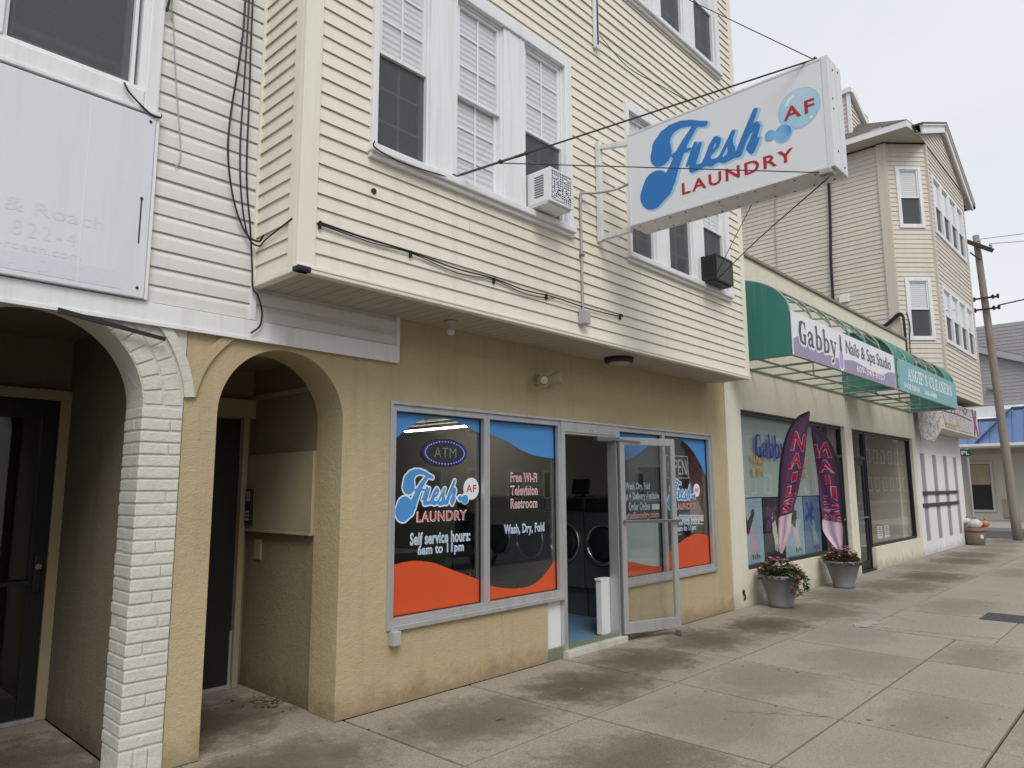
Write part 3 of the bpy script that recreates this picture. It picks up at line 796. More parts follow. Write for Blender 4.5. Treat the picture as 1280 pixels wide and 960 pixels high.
text('lettering', '822-4', S, M['ghost'], (.845,-.0625,2.945), u3, v3, n3, .30, .085, .0, 1.4, .0006)
text('lettering', '& Roach', S, M['ghost'], (.80,-.0625,3.075), u3, v3, n3, .48, .075, .0, 1.0, .0006)

# ================================================================== laundromat building
B = thing('laundromat_building', 'tan stucco laundromat with yellow vinyl sided upper storeys jutting over the sidewalk', 'building', (5.4, 1.0, 0))
BX0, BX1, BY, BZ = 2.235, 8.56, -.57, 2.955
# stucco ground floor: arch, shopfront opening
outer = [(1.818,0),(1.818,2.60),(3.42,2.60),(3.42,2.99),(9.03,2.99),(9.03,0),(6.485,0),(6.485,.56),(8.605,.56),(8.605,2.262),(3.412,2.262),(3.412,.56),(5.268,.56),(5.268,0),(2.97,0)]+arc(2.5, 2.08, .47, 0, 180, 30)+[(2.03,0)]
bm = NM(); prism(bm, outer, [], XZ(0.0), .34); obj('stucco_wall', bm, M['tan'], B)
bm = NM()
ring = arc(2.5, 2.08, .685, 118, 172, 12)+arc(2.5, 2.08, .625, 172, 118, 12); prism(bm, ring, [], XZ(-.022), .03); obj('hood_mould', bm, M['tan'], B)
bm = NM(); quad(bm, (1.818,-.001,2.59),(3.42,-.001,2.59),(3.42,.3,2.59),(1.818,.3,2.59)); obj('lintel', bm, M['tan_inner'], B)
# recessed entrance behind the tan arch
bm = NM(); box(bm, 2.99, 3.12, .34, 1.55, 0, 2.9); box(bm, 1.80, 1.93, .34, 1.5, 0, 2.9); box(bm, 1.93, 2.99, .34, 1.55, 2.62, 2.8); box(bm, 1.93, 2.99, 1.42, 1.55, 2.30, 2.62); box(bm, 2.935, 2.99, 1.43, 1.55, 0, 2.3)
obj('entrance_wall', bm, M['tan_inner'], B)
bm = NM(); box(bm, 2.945, 2.989, .345, 1.43, 1.262, 1.885, .004); box(bm, 2.935, 2.988, .345, 1.43, 1.25, 1.268, .003); box(bm, 2.972, 2.989, .345, 1.43, 2.36, 2.40, .003); obj('wall_panelling', bm, M['tan_wood'], B)
bm = NM(); box(bm, 2.885, 2.935, 1.35, 1.5, 0, 2.2, .005); box(bm, 1.98, 2.985, 1.345, 1.5, 2.2, 2.36, .005); box(bm, 1.98, 2.03, 1.35, 1.5, 0, 2.2, .005); obj('door_casing', bm, M['tan_wood'], B)
bm = NM(); box(bm, 2.035, 2.875, 1.385, 1.43, .03, 2.19, .004); o_ = obj('entrance_door', bm, M['black'], B)
bm = NM(); box(bm, 2.035, 2.88, 1.35, 1.384, .0, .03, .004); box(bm, 2.86, 2.882, 1.375, 1.386, .03, .45, .002); obj('threshold', bm, M['alu'], o_)
bm = NM(); box(bm, 2.92, 2.944, 1.24, 1.34, 1.30, 1.60, .006); ic = obj('intercom', bm, M['black'], B)
bm = NM()
for k in range(12): box(bm, 2.917, 2.921, 1.262+.018*(k % 4), 1.274+.018*(k % 4), 1.34+.03*(k//4), 1.36+.03*(k//4))
obj('keypad', bm, M['grey_paint'], ic); bm = NM(); box(bm, 2.917, 2.921, 1.26, 1.325, 1.50, 1.58); obj('display', bm, M['grey_paint'], ic)
bm = NM(); box(bm, 2.975, 2.992, 1.15, 1.26, 1.02, 1.19, .004); obj('switch_plate', bm, M['tan_wood'], B)

# shopfront -------------------------------------------------------
GY = .06
def wave(pts, z_edge):
    return pts+[(pts[-1][0], z_edge), (pts[0][0], z_edge)]
def curve2(pts): return [(p.x, p.z) for p in smooth_path([(a,0,b) for a, b in pts], 8)]
def store_window(x0, x1, blue, orange, wl=.035, wr=.035):
    bm = NM(); frame_rect(bm, x0, x1, .575, 2.252, .0, .10, wl, wr, .05, .048, .004); w = obj('store_window', bm, M['alu'], B)
    bm = NM(); frame_rect(bm, x0+wl, x1-wr, .625, 2.204, GY-.018, GY-.004, .008, .008, .008, .008, .001); obj('gasket', bm, M['black'], w)
    bm = NM(); quad(bm, (x0+.02,GY,.6),(x1-.02,GY,.6),(x1-.02,GY,2.22),(x0+.02,GY,2.22)); obj('pane', bm, M['glass'], w)
    for nm, pts, ze, mt in (('wave_decal', blue, 2.203, 'decal_blue'), ('wave_decal', orange, .626, 'decal_orange')):
        if not pts: continue
        bm = NM(); prism(bm, wave(curve2(pts), ze), [], XZ(GY-.002), 0); obj(nm, bm, M[mt], w)
    return w
W1 = store_window(3.42, 4.468, [(3.456,1.955),(3.60,2.06),(3.80,2.17),(4.0,2.185),(4.2,2.155),(4.432,2.075)], [(3.456,1.01),(3.68,1.03),(3.9,1.0),(4.1,.93),(4.3,.86),(4.432,.81)], .045, .036)
W2 = store_window(4.47, 5.50, [(4.506,2.10),(4.65,2.06),(4.82,2.01),(5.0,1.945),(5.2,1.90),(5.464,1.882)], [(4.506,.765),(4.7,.72),(4.9,.695),(5.1,.70),(5.28,.77),(5.464,.915)], .034, .036)
W3 = store_window(6.49, 7.44, [(6.53,1.86),(6.7,1.89),(6.9,1.95),(7.1,2.03),(7.3,2.15),(7.40,2.19)], [(6.53,.80),(6.8,.78),(7.1,.72),(7.40,.68)], .04, .03)
W4 = store_window(7.44, 8.60, [(7.62,2.20),(7.8,2.198),(8.0,2.16),(8.2,2.07),(8.40,1.90),(8.555,1.72)], [(7.475,.80),(7.7,.88),(7.95,.97),(8.2,1.01),(8.4,1.0),(8.555,.97)], .03, .045)
logo(W1, (3.44,GY-.004,1.285), u3, v3, n3, .565, .57, True)
logo(W4, (7.50,GY-.004,1.285), u3, v3, n3, .50, .50, True)
def shop_line(w, s, x, z, W, H, edge, fill):
    text('lettering', s, w, M[edge], (x-.006,GY-.004,z-.006), u3, v3, n3, W+.014, H+.014, .034, 1.06, .001)
    text('lettering', s, w, M[fill], (x,GY-.004,z), u3, v3, n3, W, H, .0, 1.08, .002)
shop_line(W1, 'Self service hours:', 3.665, 1.155, .645, .085, 'decal_white', 'decal_pale')
shop_line(W1, '6am to 11pm', 3.745, 1.055, .49, .085, 'decal_white', 'decal_pale')
for s, z, wd in (('Free Wi-Fi',1.655,.355),('Television',1.535,.36),('Restroom',1.415,.355)): shop_line(W2, s, 4.835, z, wd, .075, 'decal_white', 'decal_pink')
shop_line(W2, 'Wash, Dry, Fold', 4.745, 1.165, .545, .095, 'decal_white', 'decal_pale')
shop_line(W3, 'Wash, Dry, Fold', 6.70, 1.555, .48, .085, 'decal_white', 'decal_pale')
shop_line(W3, 'Pickup + Delivery Available', 6.545, 1.445, .83, .085, 'decal_white', 'decal_pale')
shop_line(W3, 'Order Online', 6.75, 1.345, .42, .075, 'decal_white', 'decal_pale')
shop_line(W3, 'freshaflaundry.com', 6.58, 1.235, .78, .075, 'decal_white', 'decal_pink')
shop_line(W4, 'Self service hours:', 7.66, 1.14, .66, .075, 'decal_white', 'decal_pale')
shop_line(W4, '6am to 11pm', 7.76, 1.05, .46, .075, 'decal_white', 'decal_pale')
bm = NM(); box(bm, 6.60, 7.36, GY+.004, GY+.012, .67, 1.205, .002); obj('backing_board', bm, M['board'], W3)
bm = NM(); box(bm, 7.22, 7.38, GY-.008, GY-.004, 1.34, 1.40, .001); obj('sticker', bm, M['paper'], W3)
# outer frame trim, sill, door frame
bm = NM()
box(bm, 3.395, 3.42, -.02, .10, .545, 2.275, .004); box(bm, 8.60, 8.622, -.02, .10, .545, 2.275, .004); box(bm, 3.42, 8.60, -.02, .10, 2.2525, 2.275, .004)
box(bm, 3.42, 5.50, -.035, .09, .538, .574, .004); box(bm, 6.49, 8.60, -.035, .09, .538, .574, .004)
box(bm, 5.50, 5.555, -.014, .11, .06, 2.2515, .005); box(bm, 6.43, 6.489, -.014, .11, .06, 2.2515, .005); box(bm, 5.555, 6.43, -.01, .11, 2.15, 2.2515, .005); box(bm, 5.555, 6.43, .0, .10, 2.13, 2.15, .003)
obj('shopfront_frame', bm, M['alu'], B)
bm = NM(); box(bm, 5.93, 6.09, -.0125, -.0095, 2.172, 2.19); obj('frame_label', bm, M['paper'], B)
bm = NM()
for a, b in ((5.945,5.97),(5.973,5.995),(6.0,6.035),(6.06,6.07)): box(bm, a, b, -.0131, -.0126, 2.177, 2.187)
obj('print', bm, M['letter_grey'], B)
bm = NM(); box(bm, 5.27, 5.498, .03, .20, .10, .537, .004); obj('white_knee_wall', bm, M['white_paint'], B)
bm = NM(); box(bm, 5.27, 5.52, .01, .20, -.02, .10, .01); obj('base_kerb', bm, M['moss'], B)
bm = NM(); box(bm, 5.50, 6.50, -.06, .36, -.02, .062, .012); obj('door_step', bm, M['concrete_step'], B)
bm = NM(); box(bm, 5.56, 6.43, .0, .12, .06, .075, .003); obj('threshold', bm, M['moss'], B)
bm = NM(); box(bm, 6.285, 6.44, .115, .19, .07, .62, .01); obj('knee_wall_end', bm, M['white_paint'], B)
bm = NM(); box(bm, 6.275, 6.45, .113, .20, .62, .645, .005); obj('knee_wall_cap', bm, M['white_trim'], B)
# open door -------------------------------------------------------
H0 = Vector((6.455,-.03,0)); H1 = Vector((7.205,-.262,0)); du = (H1-H0).normalized(); dn = Vector((du.y,-du.x,0))   # dn faces the street
def DP(a, z, o=0): return H0+du*a+Vector((0,0,z))+dn*o
DL = (H1-H0).length
bm = NM()
def dbar(a0, a1, z0, z1, t=.022, bev=.004): obox(bm, DP((a0+a1)/2, (z0+z1)/2), du, dn, Vector((0,0,1)), (a1-a0)/2, t, (z1-z0)/2, bev)
dbar(0, .062, .075, 2.135); dbar(DL-.062, DL, .075, 2.135); dbar(.063, DL-.063, .075, .19, .0215); dbar(.063, DL-.063, 2.055, 2.135, .0215); 
door = obj('open_door', bm, M['alu'], B)
bm = NM(); quad(bm, DP(.05,.18), DP(DL-.05,.18), DP(DL-.05,2.07), DP(.05,2.07)); obj('glass', bm, M['glass'], door)
bm = NM(); bar(bm, DP(.02,1.235,.055), DP(DL+.03,1.225,.055), .022, .032, .004); bar(bm, DP(.03,1.235,.02), DP(.03,1.235,.055), .03, .03); bar(bm, DP(DL-.03,1.225,.02), DP(DL-.03,1.225,.055), .03, .03); obj('push_bar', bm, M['chrome'], door)
bm = NM(); bar(bm, DP(DL-.03,1.16,.0), DP(DL+.05,1.17,.03), .02, .02, .003); bar(bm, DP(DL-.03,1.07,.0), DP(DL+.045,1.07,.03), .02, .02, .003); obj('handle', bm, M['alu_dark'], door)
bm = NM(); bar(bm, DP(.02,2.10,.03), DP(.27,2.085,.035), .018, .02); bar(bm, (6.30,.05,2.12), DP(.03,2.10,.03), .02, .022); box(bm, 6.12, 6.42, -.0, .08, 2.085, 2.13, .006); obj('door_closer', bm, M['alu_dark'], door)
bm = NM(); bar(bm, DP(-.005,.08,-.01), DP(-.005,2.13,-.01), .03, .05, .004); obj('hinge_stile', bm, M['alu_dark'], door)
# interior --------------------------------------------------------
bm = NM()
quad(bm, (3.2,8,.062),(8.95,8,.062),(8.95,8,2.72),(3.2,8,2.72)); quad(bm, (3.2,.345,.062),(3.2,8,.062),(3.2,8,2.72),(3.2,.345,2.72)); quad(bm, (8.95,.345,.062),(8.95,8,.062),(8.95,8,2.72),(8.95,.345,2.72))
obj('interior_wall', bm, M['shop_wall'], B)
bm = NM(); quad(bm, (3.2,.345,2.72),(8.95,.345,2.72),(8.95,8,2.72),(3.2,8,2.72)); obj('interior_ceiling', bm, M['shop_wall'], B)
bm = NM(); quad(bm, (3.2,.12,.0625),(8.95,.12,.0625),(8.95,8,.0625),(3.2,8,.0625)); obj('interior_floor', bm, M['blue_floor'], B)
# upper storeys ---------------------------------------------------
G1 = (2.73, 4.98, 3.90, 5.61); DX = 3.175
G2 = (G1[0]+DX, G1[1]+DX, G1[2], G1[3]); G3 = (G1[0]+DX, G1[1]+DX, 6.87, 8.55); G4 = (G1[0], G1[1], 6.87, 8.55)
ops = [(g[0]-BX0+.02, g[1]-BX0-.02, g[2]+.03, g[3]-.03) for g in (G1, G2, G3, G4)]
bm = NM(); courses(bm, (BX0,BY,2.985), (1,0,0), (0,-1,0), BX1-BX0, 2.985, 9.0, .1005, ops); obj('siding', bm, M['cream_siding'], B)
bm = NM(); courses(bm, (BX0,.0,2.985), (0,-1,0), (-1,0,0), .57, 2.985, 9.0, .1005); obj('siding', bm, M['cream_siding'], B); bm = NM()
courses(bm, (BX1,BY,2.985), (0,1,0), (1,0,0), 3, 2.985, 9.0, .1005); obj('siding', bm, M['cream_siding'], B)
bm = NM(); box(bm, BX0-.026, BX0+.10, BY-.026, BY+.012, 2.975, 9, .004); box(bm, BX0-.0265, BX0+.01, BY+.013, BY+.10, 2.976, 9, .004)
obj('corner_post', bm, M['cream_trim'], B); bm = NM(); box(bm, BX1-.07, BX1+.026, BY-.026, BY+.06, 2.975, 9, .004); obj('corner_post', bm, M['cream_trim'], B); bm = NM(); box(bm, BX0-.03, BX0+.006, -.03, -.0, 2.976, 9, .003); obj('corner_post', bm, M['cream_trim'], B)
bm = NM(); box(bm, BX0-.03, BX1+.03, BY-.035, BY+.03, 2.935, 2.976, .008); box(bm, BX0-.031, BX0+.03, BY+.031, -.002, 2.935, 2.976, .008); box(bm, BX1-.03, BX1+.03, BY+.031, -.002, 2.935, 2.976, .008)
box(bm, BX0-.036, BX1+.036, BY-.041, BY-.0, 2.962, 2.979, .003); obj('drip_edge', bm, M['cream_trim'], B)
bm = NM(); x = BX0+.03
while x < BX1-.04:
    box(bm, x, x+.094, BY+.03, -.002, 2.944, 2.956, .003); x += .1
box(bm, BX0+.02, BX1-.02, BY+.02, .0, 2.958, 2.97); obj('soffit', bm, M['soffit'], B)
def window_group(g, kinds):
    x0, x1, z0, z1 = g; y = BY
    bm = NM(); o = x0-G1[0]
    box(bm, x0, x0+.045, y-.05, y+.10, z0+.02, z1, .006); box(bm, x1-.10, x1, y-.05, y+.10, z0+.02, z1, .006); box(bm, x0+.046, x1-.101, y-.055, y+.1, z1-.10, z1+.01, .008)
    box(bm, x0-.015, x1+.012, y-.075, y+.1, z0, z0+.055, .008); box(bm, x0-.005, x1+.002, y-.045, y+.02, z0-.035, z0-.001, .004)
    for a, b in ((3.262,3.535),(4.068,4.335)):
        box(bm, a+o, b+o, y-.036, y+.1, z0+.056, z1-.1005, .006)
        box(bm, a+o+.05, a+o+.062, y-.043, y-.03, z0+.056, z1-.1005, .003); box(bm, b+o-.062, b+o-.05, y-.043, y-.03, z0+.056, z1-.1005, .003)
    box(bm, x1-.075, x1-.06, y-.057, y-.04, z0+.056, z1-.0, .003)
    obj('window_casing', bm, M['white_trim'], B)
    out = []
    for (a, b), (up, lo) in zip(((2.775,3.262),(3.535,4.068),(4.335,4.88)), kinds):
        out.append(double_hung(B, a+o, b+o, z0+.056, z1-.101, y-.024, up, lo, True, meet=z0+.81 if z0 < 5 else z0+.85))
    bm = NM(); quad(bm, (x0+.03,y+.22,z0+.02),(x1-.03,y+.22,z0+.02),(x1-.03,y+.22,z1-.02),(x0+.03,y+.22,z1-.02)); obj('curtain', bm, M['curtain'], B)
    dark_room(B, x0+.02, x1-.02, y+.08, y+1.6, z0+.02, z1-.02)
    return out
window_group(G1, [('blind','screen'),('blind','blind'),('blind','screen')])
window_group(G2, [('blind','screen'),('blind','screen'),('blind','screen')])
window_group(G3, [('blind','screen'),('none','screen'),('blind','screen')])
window_group(G4, [('blind','screen'),('blind','screen'),('blind','screen')])
bm = NM(); box(bm, BX0+.02, BX1, BY+.02, 8, 9.0, 9.1); obj('roof', bm, M['roof_flat'], B)
bm = NM(); quad(bm, (BX0+.03,.34,2.97),(9,.34,2.97),(9,8,2.97),(BX0+.03,8,2.97)); quad(bm, (BX0+.03,8,0),(9.03,8,0),(9.03,8,9),(BX0+.03,8,9)); obj('floor_slab', bm, M['room'], B)
bm = NM()
for x, z in ((2.775,3.63),): lathe(bm, [(.020,BY-.022),(.020,BY-.012),(.008,BY-.012)], (x,0,z), 14, 'Y')
obj('cable_hole', bm, M['black'], B)

# vertical channel on the upper wall
bm = NM(); box(bm, 5.385, 5.45, BY-.05, BY-.018, 5.96, 9, .004); T = obj('wire_channel', bm, M['white_trim']); tag(T, 'white vertical wire channel on upper yellow siding above the hanging sign', 'cable channel')
bm = NM(); box(bm, 5.412, 5.428, BY-.06, BY-.0505, 6.0, 9, .003); tag(obj('cable', bm, M['cable']), 'black cable running down the white wire channel high on the yellow wall', 'cable')

# ================================================================== air conditioners
def ac(label, x0, x1, z0, z1, y0, mat, grille, tip):
    t = thing('air_conditioner', label, 'air conditioner', ((x0+x1)/2, BY, z0))
    y1 = BY-.0
    bm = NM(); box(bm, x0, x1, y0+.02, y1, z0, z1, .012); box(bm, x0+.004, x1-.004, y0+.03, y1-.04, z0-.012, z0, .004)
    frame_rect(bm, x0, x1, z0, z1, y0, y0+.02, .018); obj('cabinet', bm, M[mat], t)
    bm = NM(); quad(bm, (x0+.01,y0+.018,z0+.01),(x1-.01,y0+.018,z0+.01),(x1-.01,y0+.018,z1-.01),(x0+.01,y0+.018,z1-.01)); obj('coil', bm, M['black'], t)
    bm = NM(); k = 0; z = z0+.028
    rr = random.Random(5)
    while z < z1-.03:
        box(bm, x0+.02, x1-.02, y0+.004, y0+.010, z, z+.006); z += .021
    for k in range(1, 12): xx = x0+(x1-x0)*k/12; box(bm, xx-.003, xx+.003, y0+.002, y0+.0035, z0+.018, z1-.018)
    if tip:
        for _ in range(46):
            xx = rr.uniform(x0+.03, x1-.06); zz = z0+.028+.021*rr.randint(0, int((z1-z0-.07)/.021)); box(bm, xx, xx+rr.uniform(.012,.04), y0+.0005, y0+.0018, zz+.006, zz+.018)
    obj('grille', bm, M[grille], t)
    bm = NM()
    for k in range(9): box(bm, x0-.003, x0+.002, y0+.07, y0+.17, z0+.06+k*.022, z0+.070+k*.022)
    obj('side_louvre', bm, M['curtain' if mat != 'black' else 'black'], t)
    bm = NM(); box(bm, x0-.05, x0+.0, y1+.005, y1+.02, z0, z1); box(bm, x1, x1+.05, y1+.005, y1+.02, z0, z1); obj('side_panel', bm, M['white_trim'], t)
ac('white window air conditioner with bent silver fins under the left window group', 4.385, 4.70, 3.985, 4.285, -.83, 'white_trim', 'white_letter', True)
ac('black window air conditioner in right window group under the hanging sign', 7.40, 7.82, 3.955, 4.265, -.80, 'black', 'alu_dark', False)

# ================================================================== hanging sign
SX0, SX1, SY0, SY1, SZ0, SZ1 = 5.28, 5.57, -2.825, -1.02, 3.945, 4.835
S = thing('hanging_sign', 'white hanging box sign with blue script and red lettering, carried by a wall bracket', 'hanging sign', (5.42, -.6, 3.94))
bm = NM(); box(bm, SX0+.006, SX1-.006, SY0, SY1, SZ0, SZ1, .010)
frame = .022
for xx in (SX0, SX1-.012):
    box(bm, xx, xx+.012, SY0+.0, SY0+frame+.03, SZ0, SZ1, .004); box(bm, xx, xx+.012, SY1-frame, SY1, SZ0, SZ1, .004)
    box(bm, xx+.0005, xx+.0125, SY0+frame+.03, SY1-frame, SZ0, SZ0+frame, .004); box(bm, xx+.0005, xx+.0125, SY0+frame+.03, SY1-frame, SZ1-frame, SZ1, .004)
obj('cabinet', bm, M['sign_white'], S)
bm = NM(); x = SX0+.0045; quad(bm, (x,SY1-.02,SZ0+.02),(x,SY1-.02,SZ1-.02),(x,SY0+.05,SZ1-.02),(x,SY0+.05,SZ0+.02)); x = SX1-.0045; quad(bm, (x,SY1-.02,SZ0+.02),(x,SY0+.05,SZ0+.02),(x,SY0+.05,SZ1-.02),(x,SY1-.02,SZ1-.02)); obj('face', bm, M['sign_face'], S)
bm = NM()
for k in range(22): lathe(bm, [(.008,SZ0-.004),(.008,SZ0+.004)], (SX0+.04+.2*(k % 2)+random.uniform(0,.02), SY1-.08-k*.078, 0), 8)
for z in (4.0,4.09,4.42,4.5,4.75,4.78): lathe(bm, [(.008,SY0-.004),(.008,SY0+.004)], (SX0+random.uniform(.03,.25),0,z), 8, 'Y')
obj('rivet', bm, M['wire'], S)
logo(S, (SX0+.0045,-1.02,3.95), (0,-1,0), (0,0,1), (-1,0,0), 1.0)
bm = NM(); box(bm, 5.375, 5.425, BY-.07, BY-.018, 3.93, 4.95, .006); bar(bm, (5.40,BY-.07,4.885), (5.40,SY1,4.80), .045, .045, .004); bar(bm, (5.40,BY-.07,3.965), (5.40,SY1+.05,3.965), .045, .05, .004); obj('bracket', bm, M['sign_white'], S)
bm = NM(); tube(bm, [(5.11,BY-.03,3.2),(5.11,BY-.03,3.7),(5.11,BY-.03,4.28),(5.125,BY-.05,4.335),(5.2,BY-.12,4.34),(5.27,BY-.25,4.345),(5.38,SY1+.10,4.40),(5.38,SY1,4.42)], .013, 10); obj('conduit', bm, M['galv'], S)
bm = NM(); box(bm, 5.36, 5.41, SY1+.0, SY1+.05, 4.39, 4.45, .006); box(bm, 5.085, 5.135, BY-.048, BY-.018, 3.72, 3.745, .004); obj('conduit_fitting', bm, M['alu_dark'], S)
bm = NM(); box(bm, 5.055, 5.15, BY-.085, BY-.018, 3.07, 3.20, .008); box(bm, 5.06, 5.145, BY-.09, BY-.084, 3.075, 3.195, .003); tag(obj('junction_box', bm, M['grey_paint']), 'grey electrical junction box at the foot of the conduit on yellow siding', 'electrical box')
bm = NM(); box(bm, 5.27, 5.36, -2.80, -2.70, 3.90, 3.945, .01); tube(bm, [(5.30,-2.74,3.935),(5.30,-2.76,3.89),(5.30,-2.72,3.885)], .012); obj('eye_bolt', bm, M['galv'], S)
bm = NM(); tube(bm, [(5.33,-2.70,4.83),(5.33,-2.72,4.875),(5.33,-2.74,4.83)], .010); tube(bm, [(5.52,-2.70,4.83),(5.52,-2.72,4.875),(5.52,-2.74,4.83)], .010); obj('eye_bolt', bm, M['wire'], S)

def wire(label, pts, r=.005, mat='wire', cat='wire', name='guy_wire', extra=None, group=None):
    bm = NM(); tube(bm, pts, r, 6, 5)
    if extra: extra(bm)
    return tag(obj(name, bm, M[mat]), label, cat, group)
def lerp(a, b, t): return tuple(a[i]+(b[i]-a[i])*t for i in range(3))
CL = (3.50,BY-.03,3.965)
hook, eye = (5.33,-2.72,4.865), (5.30,-2.745,3.92)
def turn(bm):
    a = lerp(CL, hook, .02); b = lerp(CL, hook, .17); bar(bm, a, b, .014, .014); m_ = lerp(CL, hook, .13); ell(bm, m_, .02, .02, .018)
    ell(bm, CL, .03, .03, .025); tube(bm, [lerp(CL,hook,.17), lerp(CL,hook,.21)], .011); ell(bm, lerp(CL,hook,.2), .016, .016, .016)
wire('twisted guy wire with turnbuckle from left window sill up to the sign top', [CL, lerp(CL,hook,.5), hook], .007, extra=turn)
s0 = lerp(CL, hook, .12)
wire('thin guy wire running level across the sign face to its lower outer corner', [s0, lerp(s0,eye,.5), eye], .0042)
CR = (7.62,BY-.03,3.955)
def cleat(bm): bar(bm, CR, lerp(CR, eye, .10), .02, .02); ell(bm, CR, .03, .03, .03)
wire('dark guy wire from right window sill up to the sign lower outer corner', [CR, lerp(CR,eye,.5), (5.36,-2.745,3.90)], .0052, extra=cleat)
wire('thin guy wire from right window sill passing up behind the hanging sign', [(7.62,BY-.04,3.97), (6.57,-1.65,4.42), (5.52,-2.72,4.865)], .0042)
wire('long guy wire from the third floor wall down to the sign outer top corner', [(6.02,BY-.02,7.19), (5.68,-1.65,6.03), (5.36,-2.72,4.865)], .0045)
wire('slack thin wire from the cable channel across upper siding to the sign top', [(5.44,BY-.06,6.10), (5.44,-.95,5.62), (5.44,-1.3,5.28), (5.42,-1.75,4.84)], .0045)

# ================================================================== lamps, boxes and cables on the laundromat
t = thing('flood_light', 'twin head flood light high on tan stucco wall above the shop windows', 'wall light', (5.15, -.01, 2.62))
bm = NM(); lathe(bm, [(.062,-.02),(.062,-.001)], (5.15,0,2.63), 20, 'Y'); tube(bm, [(5.15,-.02,2.63),(5.15,-.06,2.63)], .03); obj('base', bm, M['tan_wood'], t)
for dx, dv in ((-.045, Vector((-.35,-.8,-.25))), (.075, Vector((.75,-.55,.2)))):
    b = bmesh.new(); lathe(b, [(.02,-.03),(.032,-.01),(.04,.03),(.062,.10),(.064,.125),(.058,.125),(.05,.10)], (0,0,0), 18)
    m_ = dv.to_track_quat('Z','Y').to_matrix().to_4x4(); m_.translation = Vector((5.15+dx,-.065,2.63)); bm = NM(); join(bm, b, m_); hd = obj('lamp_head', bm, M['tan_wood'], t, True)
    b = bmesh.new(); lathe(b, [(.05,.112),(.03,.125),(.01,.128)], (0,0,0), 18); bm = NM(); join(bm, b, m_); obj('lens', bm, M['clear_bulb'], hd, True)
t = thing('soffit_lamp', 'bare clear bulb lamp under the soffit near the white siding', 'ceiling lamp', (3.80,-.25,2.85))
bm = NM(); lathe(bm, [(.055,2.944),(.055,2.925),(.03,2.915),(.024,2.89)], (3.80,-.25,0), 20); obj('socket', bm, M['soffit'], t, True)
bm = NM(); lathe(bm, [(.012,2.895),(.024,2.882),(.034,2.86),(.032,2.838),(.018,2.825),(.004,2.822)], (3.80,-.25,0), 18); obj('bulb', bm, M['clear_bulb'], t, True)
t = thing('soffit_lamp', 'black round dome lamp under the soffit above the shop door', 'ceiling lamp', (6.17,-.26,2.88))
bm = NM(); lathe(bm, [(.15,2.944),(.155,2.92),(.15,2.898),(.13,2.888),(.128,2.893)], (6.17,-.26,0), 32); obj('housing', bm, M['black'], t, True)
bm = NM(); lathe(bm, [(.128,2.892),(.09,2.876),(.03,2.87)], (6.17,-.26,0), 32); obj('diffuser', bm, M['soffit'], t, True)
bm = NM(); box(bm, 3.42, 3.495, -.065, -.001, .435, .54, .008); box(bm, 3.425, 3.49, -.07, -.064, .44, .535, .003); tag(obj('outlet_box', bm, M['grey_paint']), 'small grey outlet box on tan wall below the shop window corner', 'electrical box')
cg = 'black cables hanging down the white siding'
wire('black cable bowing out to the left down the white siding', [(2.06,-.045,9),(2.05,-.045,5.2),(2.035,-.05,4.6),(1.99,-.05,4.1),(1.985,-.05,3.8),(2.04,-.05,3.5),(2.13,-.05,3.3),(2.20,-.10,3.24),(2.205,-.16,3.27)], .007, 'cable', 'cable', 'cable')
wire('middle black cable hanging straight down the white siding', [(2.08,-.05,9),(2.075,-.05,5.2),(2.07,-.05,4.4),(2.065,-.05,3.9),(2.09,-.05,3.55),(2.15,-.05,3.28),(2.205,-.1,3.21),(2.206,-.2,3.235),(2.206,-.52,3.29)], .006, 'cable', 'cable', 'cable')
wire('black cable nearest the yellow corner, ending in a loop below the soffit', [(2.10,-.05,9),(2.10,-.05,5.2),(2.11,-.05,4.3),(2.12,-.05,3.7),(2.16,-.055,3.35),(2.19,-.055,3.05),(2.2,-.055,2.93),(2.235,-.06,2.88),(2.27,-.06,2.78),(2.26,-.06,2.68),(2.20,-.06,2.62)], .0065, 'cable', 'cable', 'cable')
def clips(bm):
    for x, z in ((2.36,3.275),(3.1,3.26),(3.95,3.245),(4.6,3.24),(5.72,3.255)): box(bm, x-.006, x+.006, BY-.035, BY-.012, z-.03, z+.02)
wire('black cable swagging along the bottom of yellow siding between clips', [(2.35,BY-.03,3.285),(2.7,BY-.03,3.272),(3.1,BY-.03,3.27),(3.5,BY-.03,3.246),(3.95,BY-.03,3.255),(4.3,BY-.03,3.236),(4.7,BY-.03,3.25),(5.2,BY-.03,3.238),(5.72,BY-.03,3.255),(5.73,BY-.03,3.285)], .006, 'cable', 'cable', 'cable', clips)
wire('second thinner black cable following the swag on yellow siding', [(2.35,BY-.028,3.272),(2.75,BY-.028,3.252),(3.1,BY-.028,3.262),(3.55,BY-.028,3.215),(3.95,BY-.028,3.245),(4.35,BY-.028,3.205),(4.7,BY-.028,3.24)], .004, 'cable', 'cable', 'cable')
wire('short black cable looping from the left window sill to the casing edge', [(1.325,-.066,4.015),(1.36,-.07,3.96),(1.45,-.07,3.895),(1.50,-.07,3.87),(1.545,-.06,3.88),(1.55,-.055,3.91)], .006, 'cable', 'cable', 'cable')
wire('thin pale wire hanging loose beside the left window', [(1.575,-.03,9),(1.575,-.03,5.0),(1.59,-.03,4.6),(1.63,-.03,4.2),(1.675,-.03,3.85),(1.69,-.03,3.68),(1.665,-.03,3.60)], .004, 'grey_paint', 'wire', 'loose_wire')
wire('short black cable down the right edge of the left window casing', [(1.56,-.06,6),(1.558,-.06,5.0),(1.555,-.06,4.75),(1.54,-.055,4.6)], .008, 'cable', 'cable', 'cable')
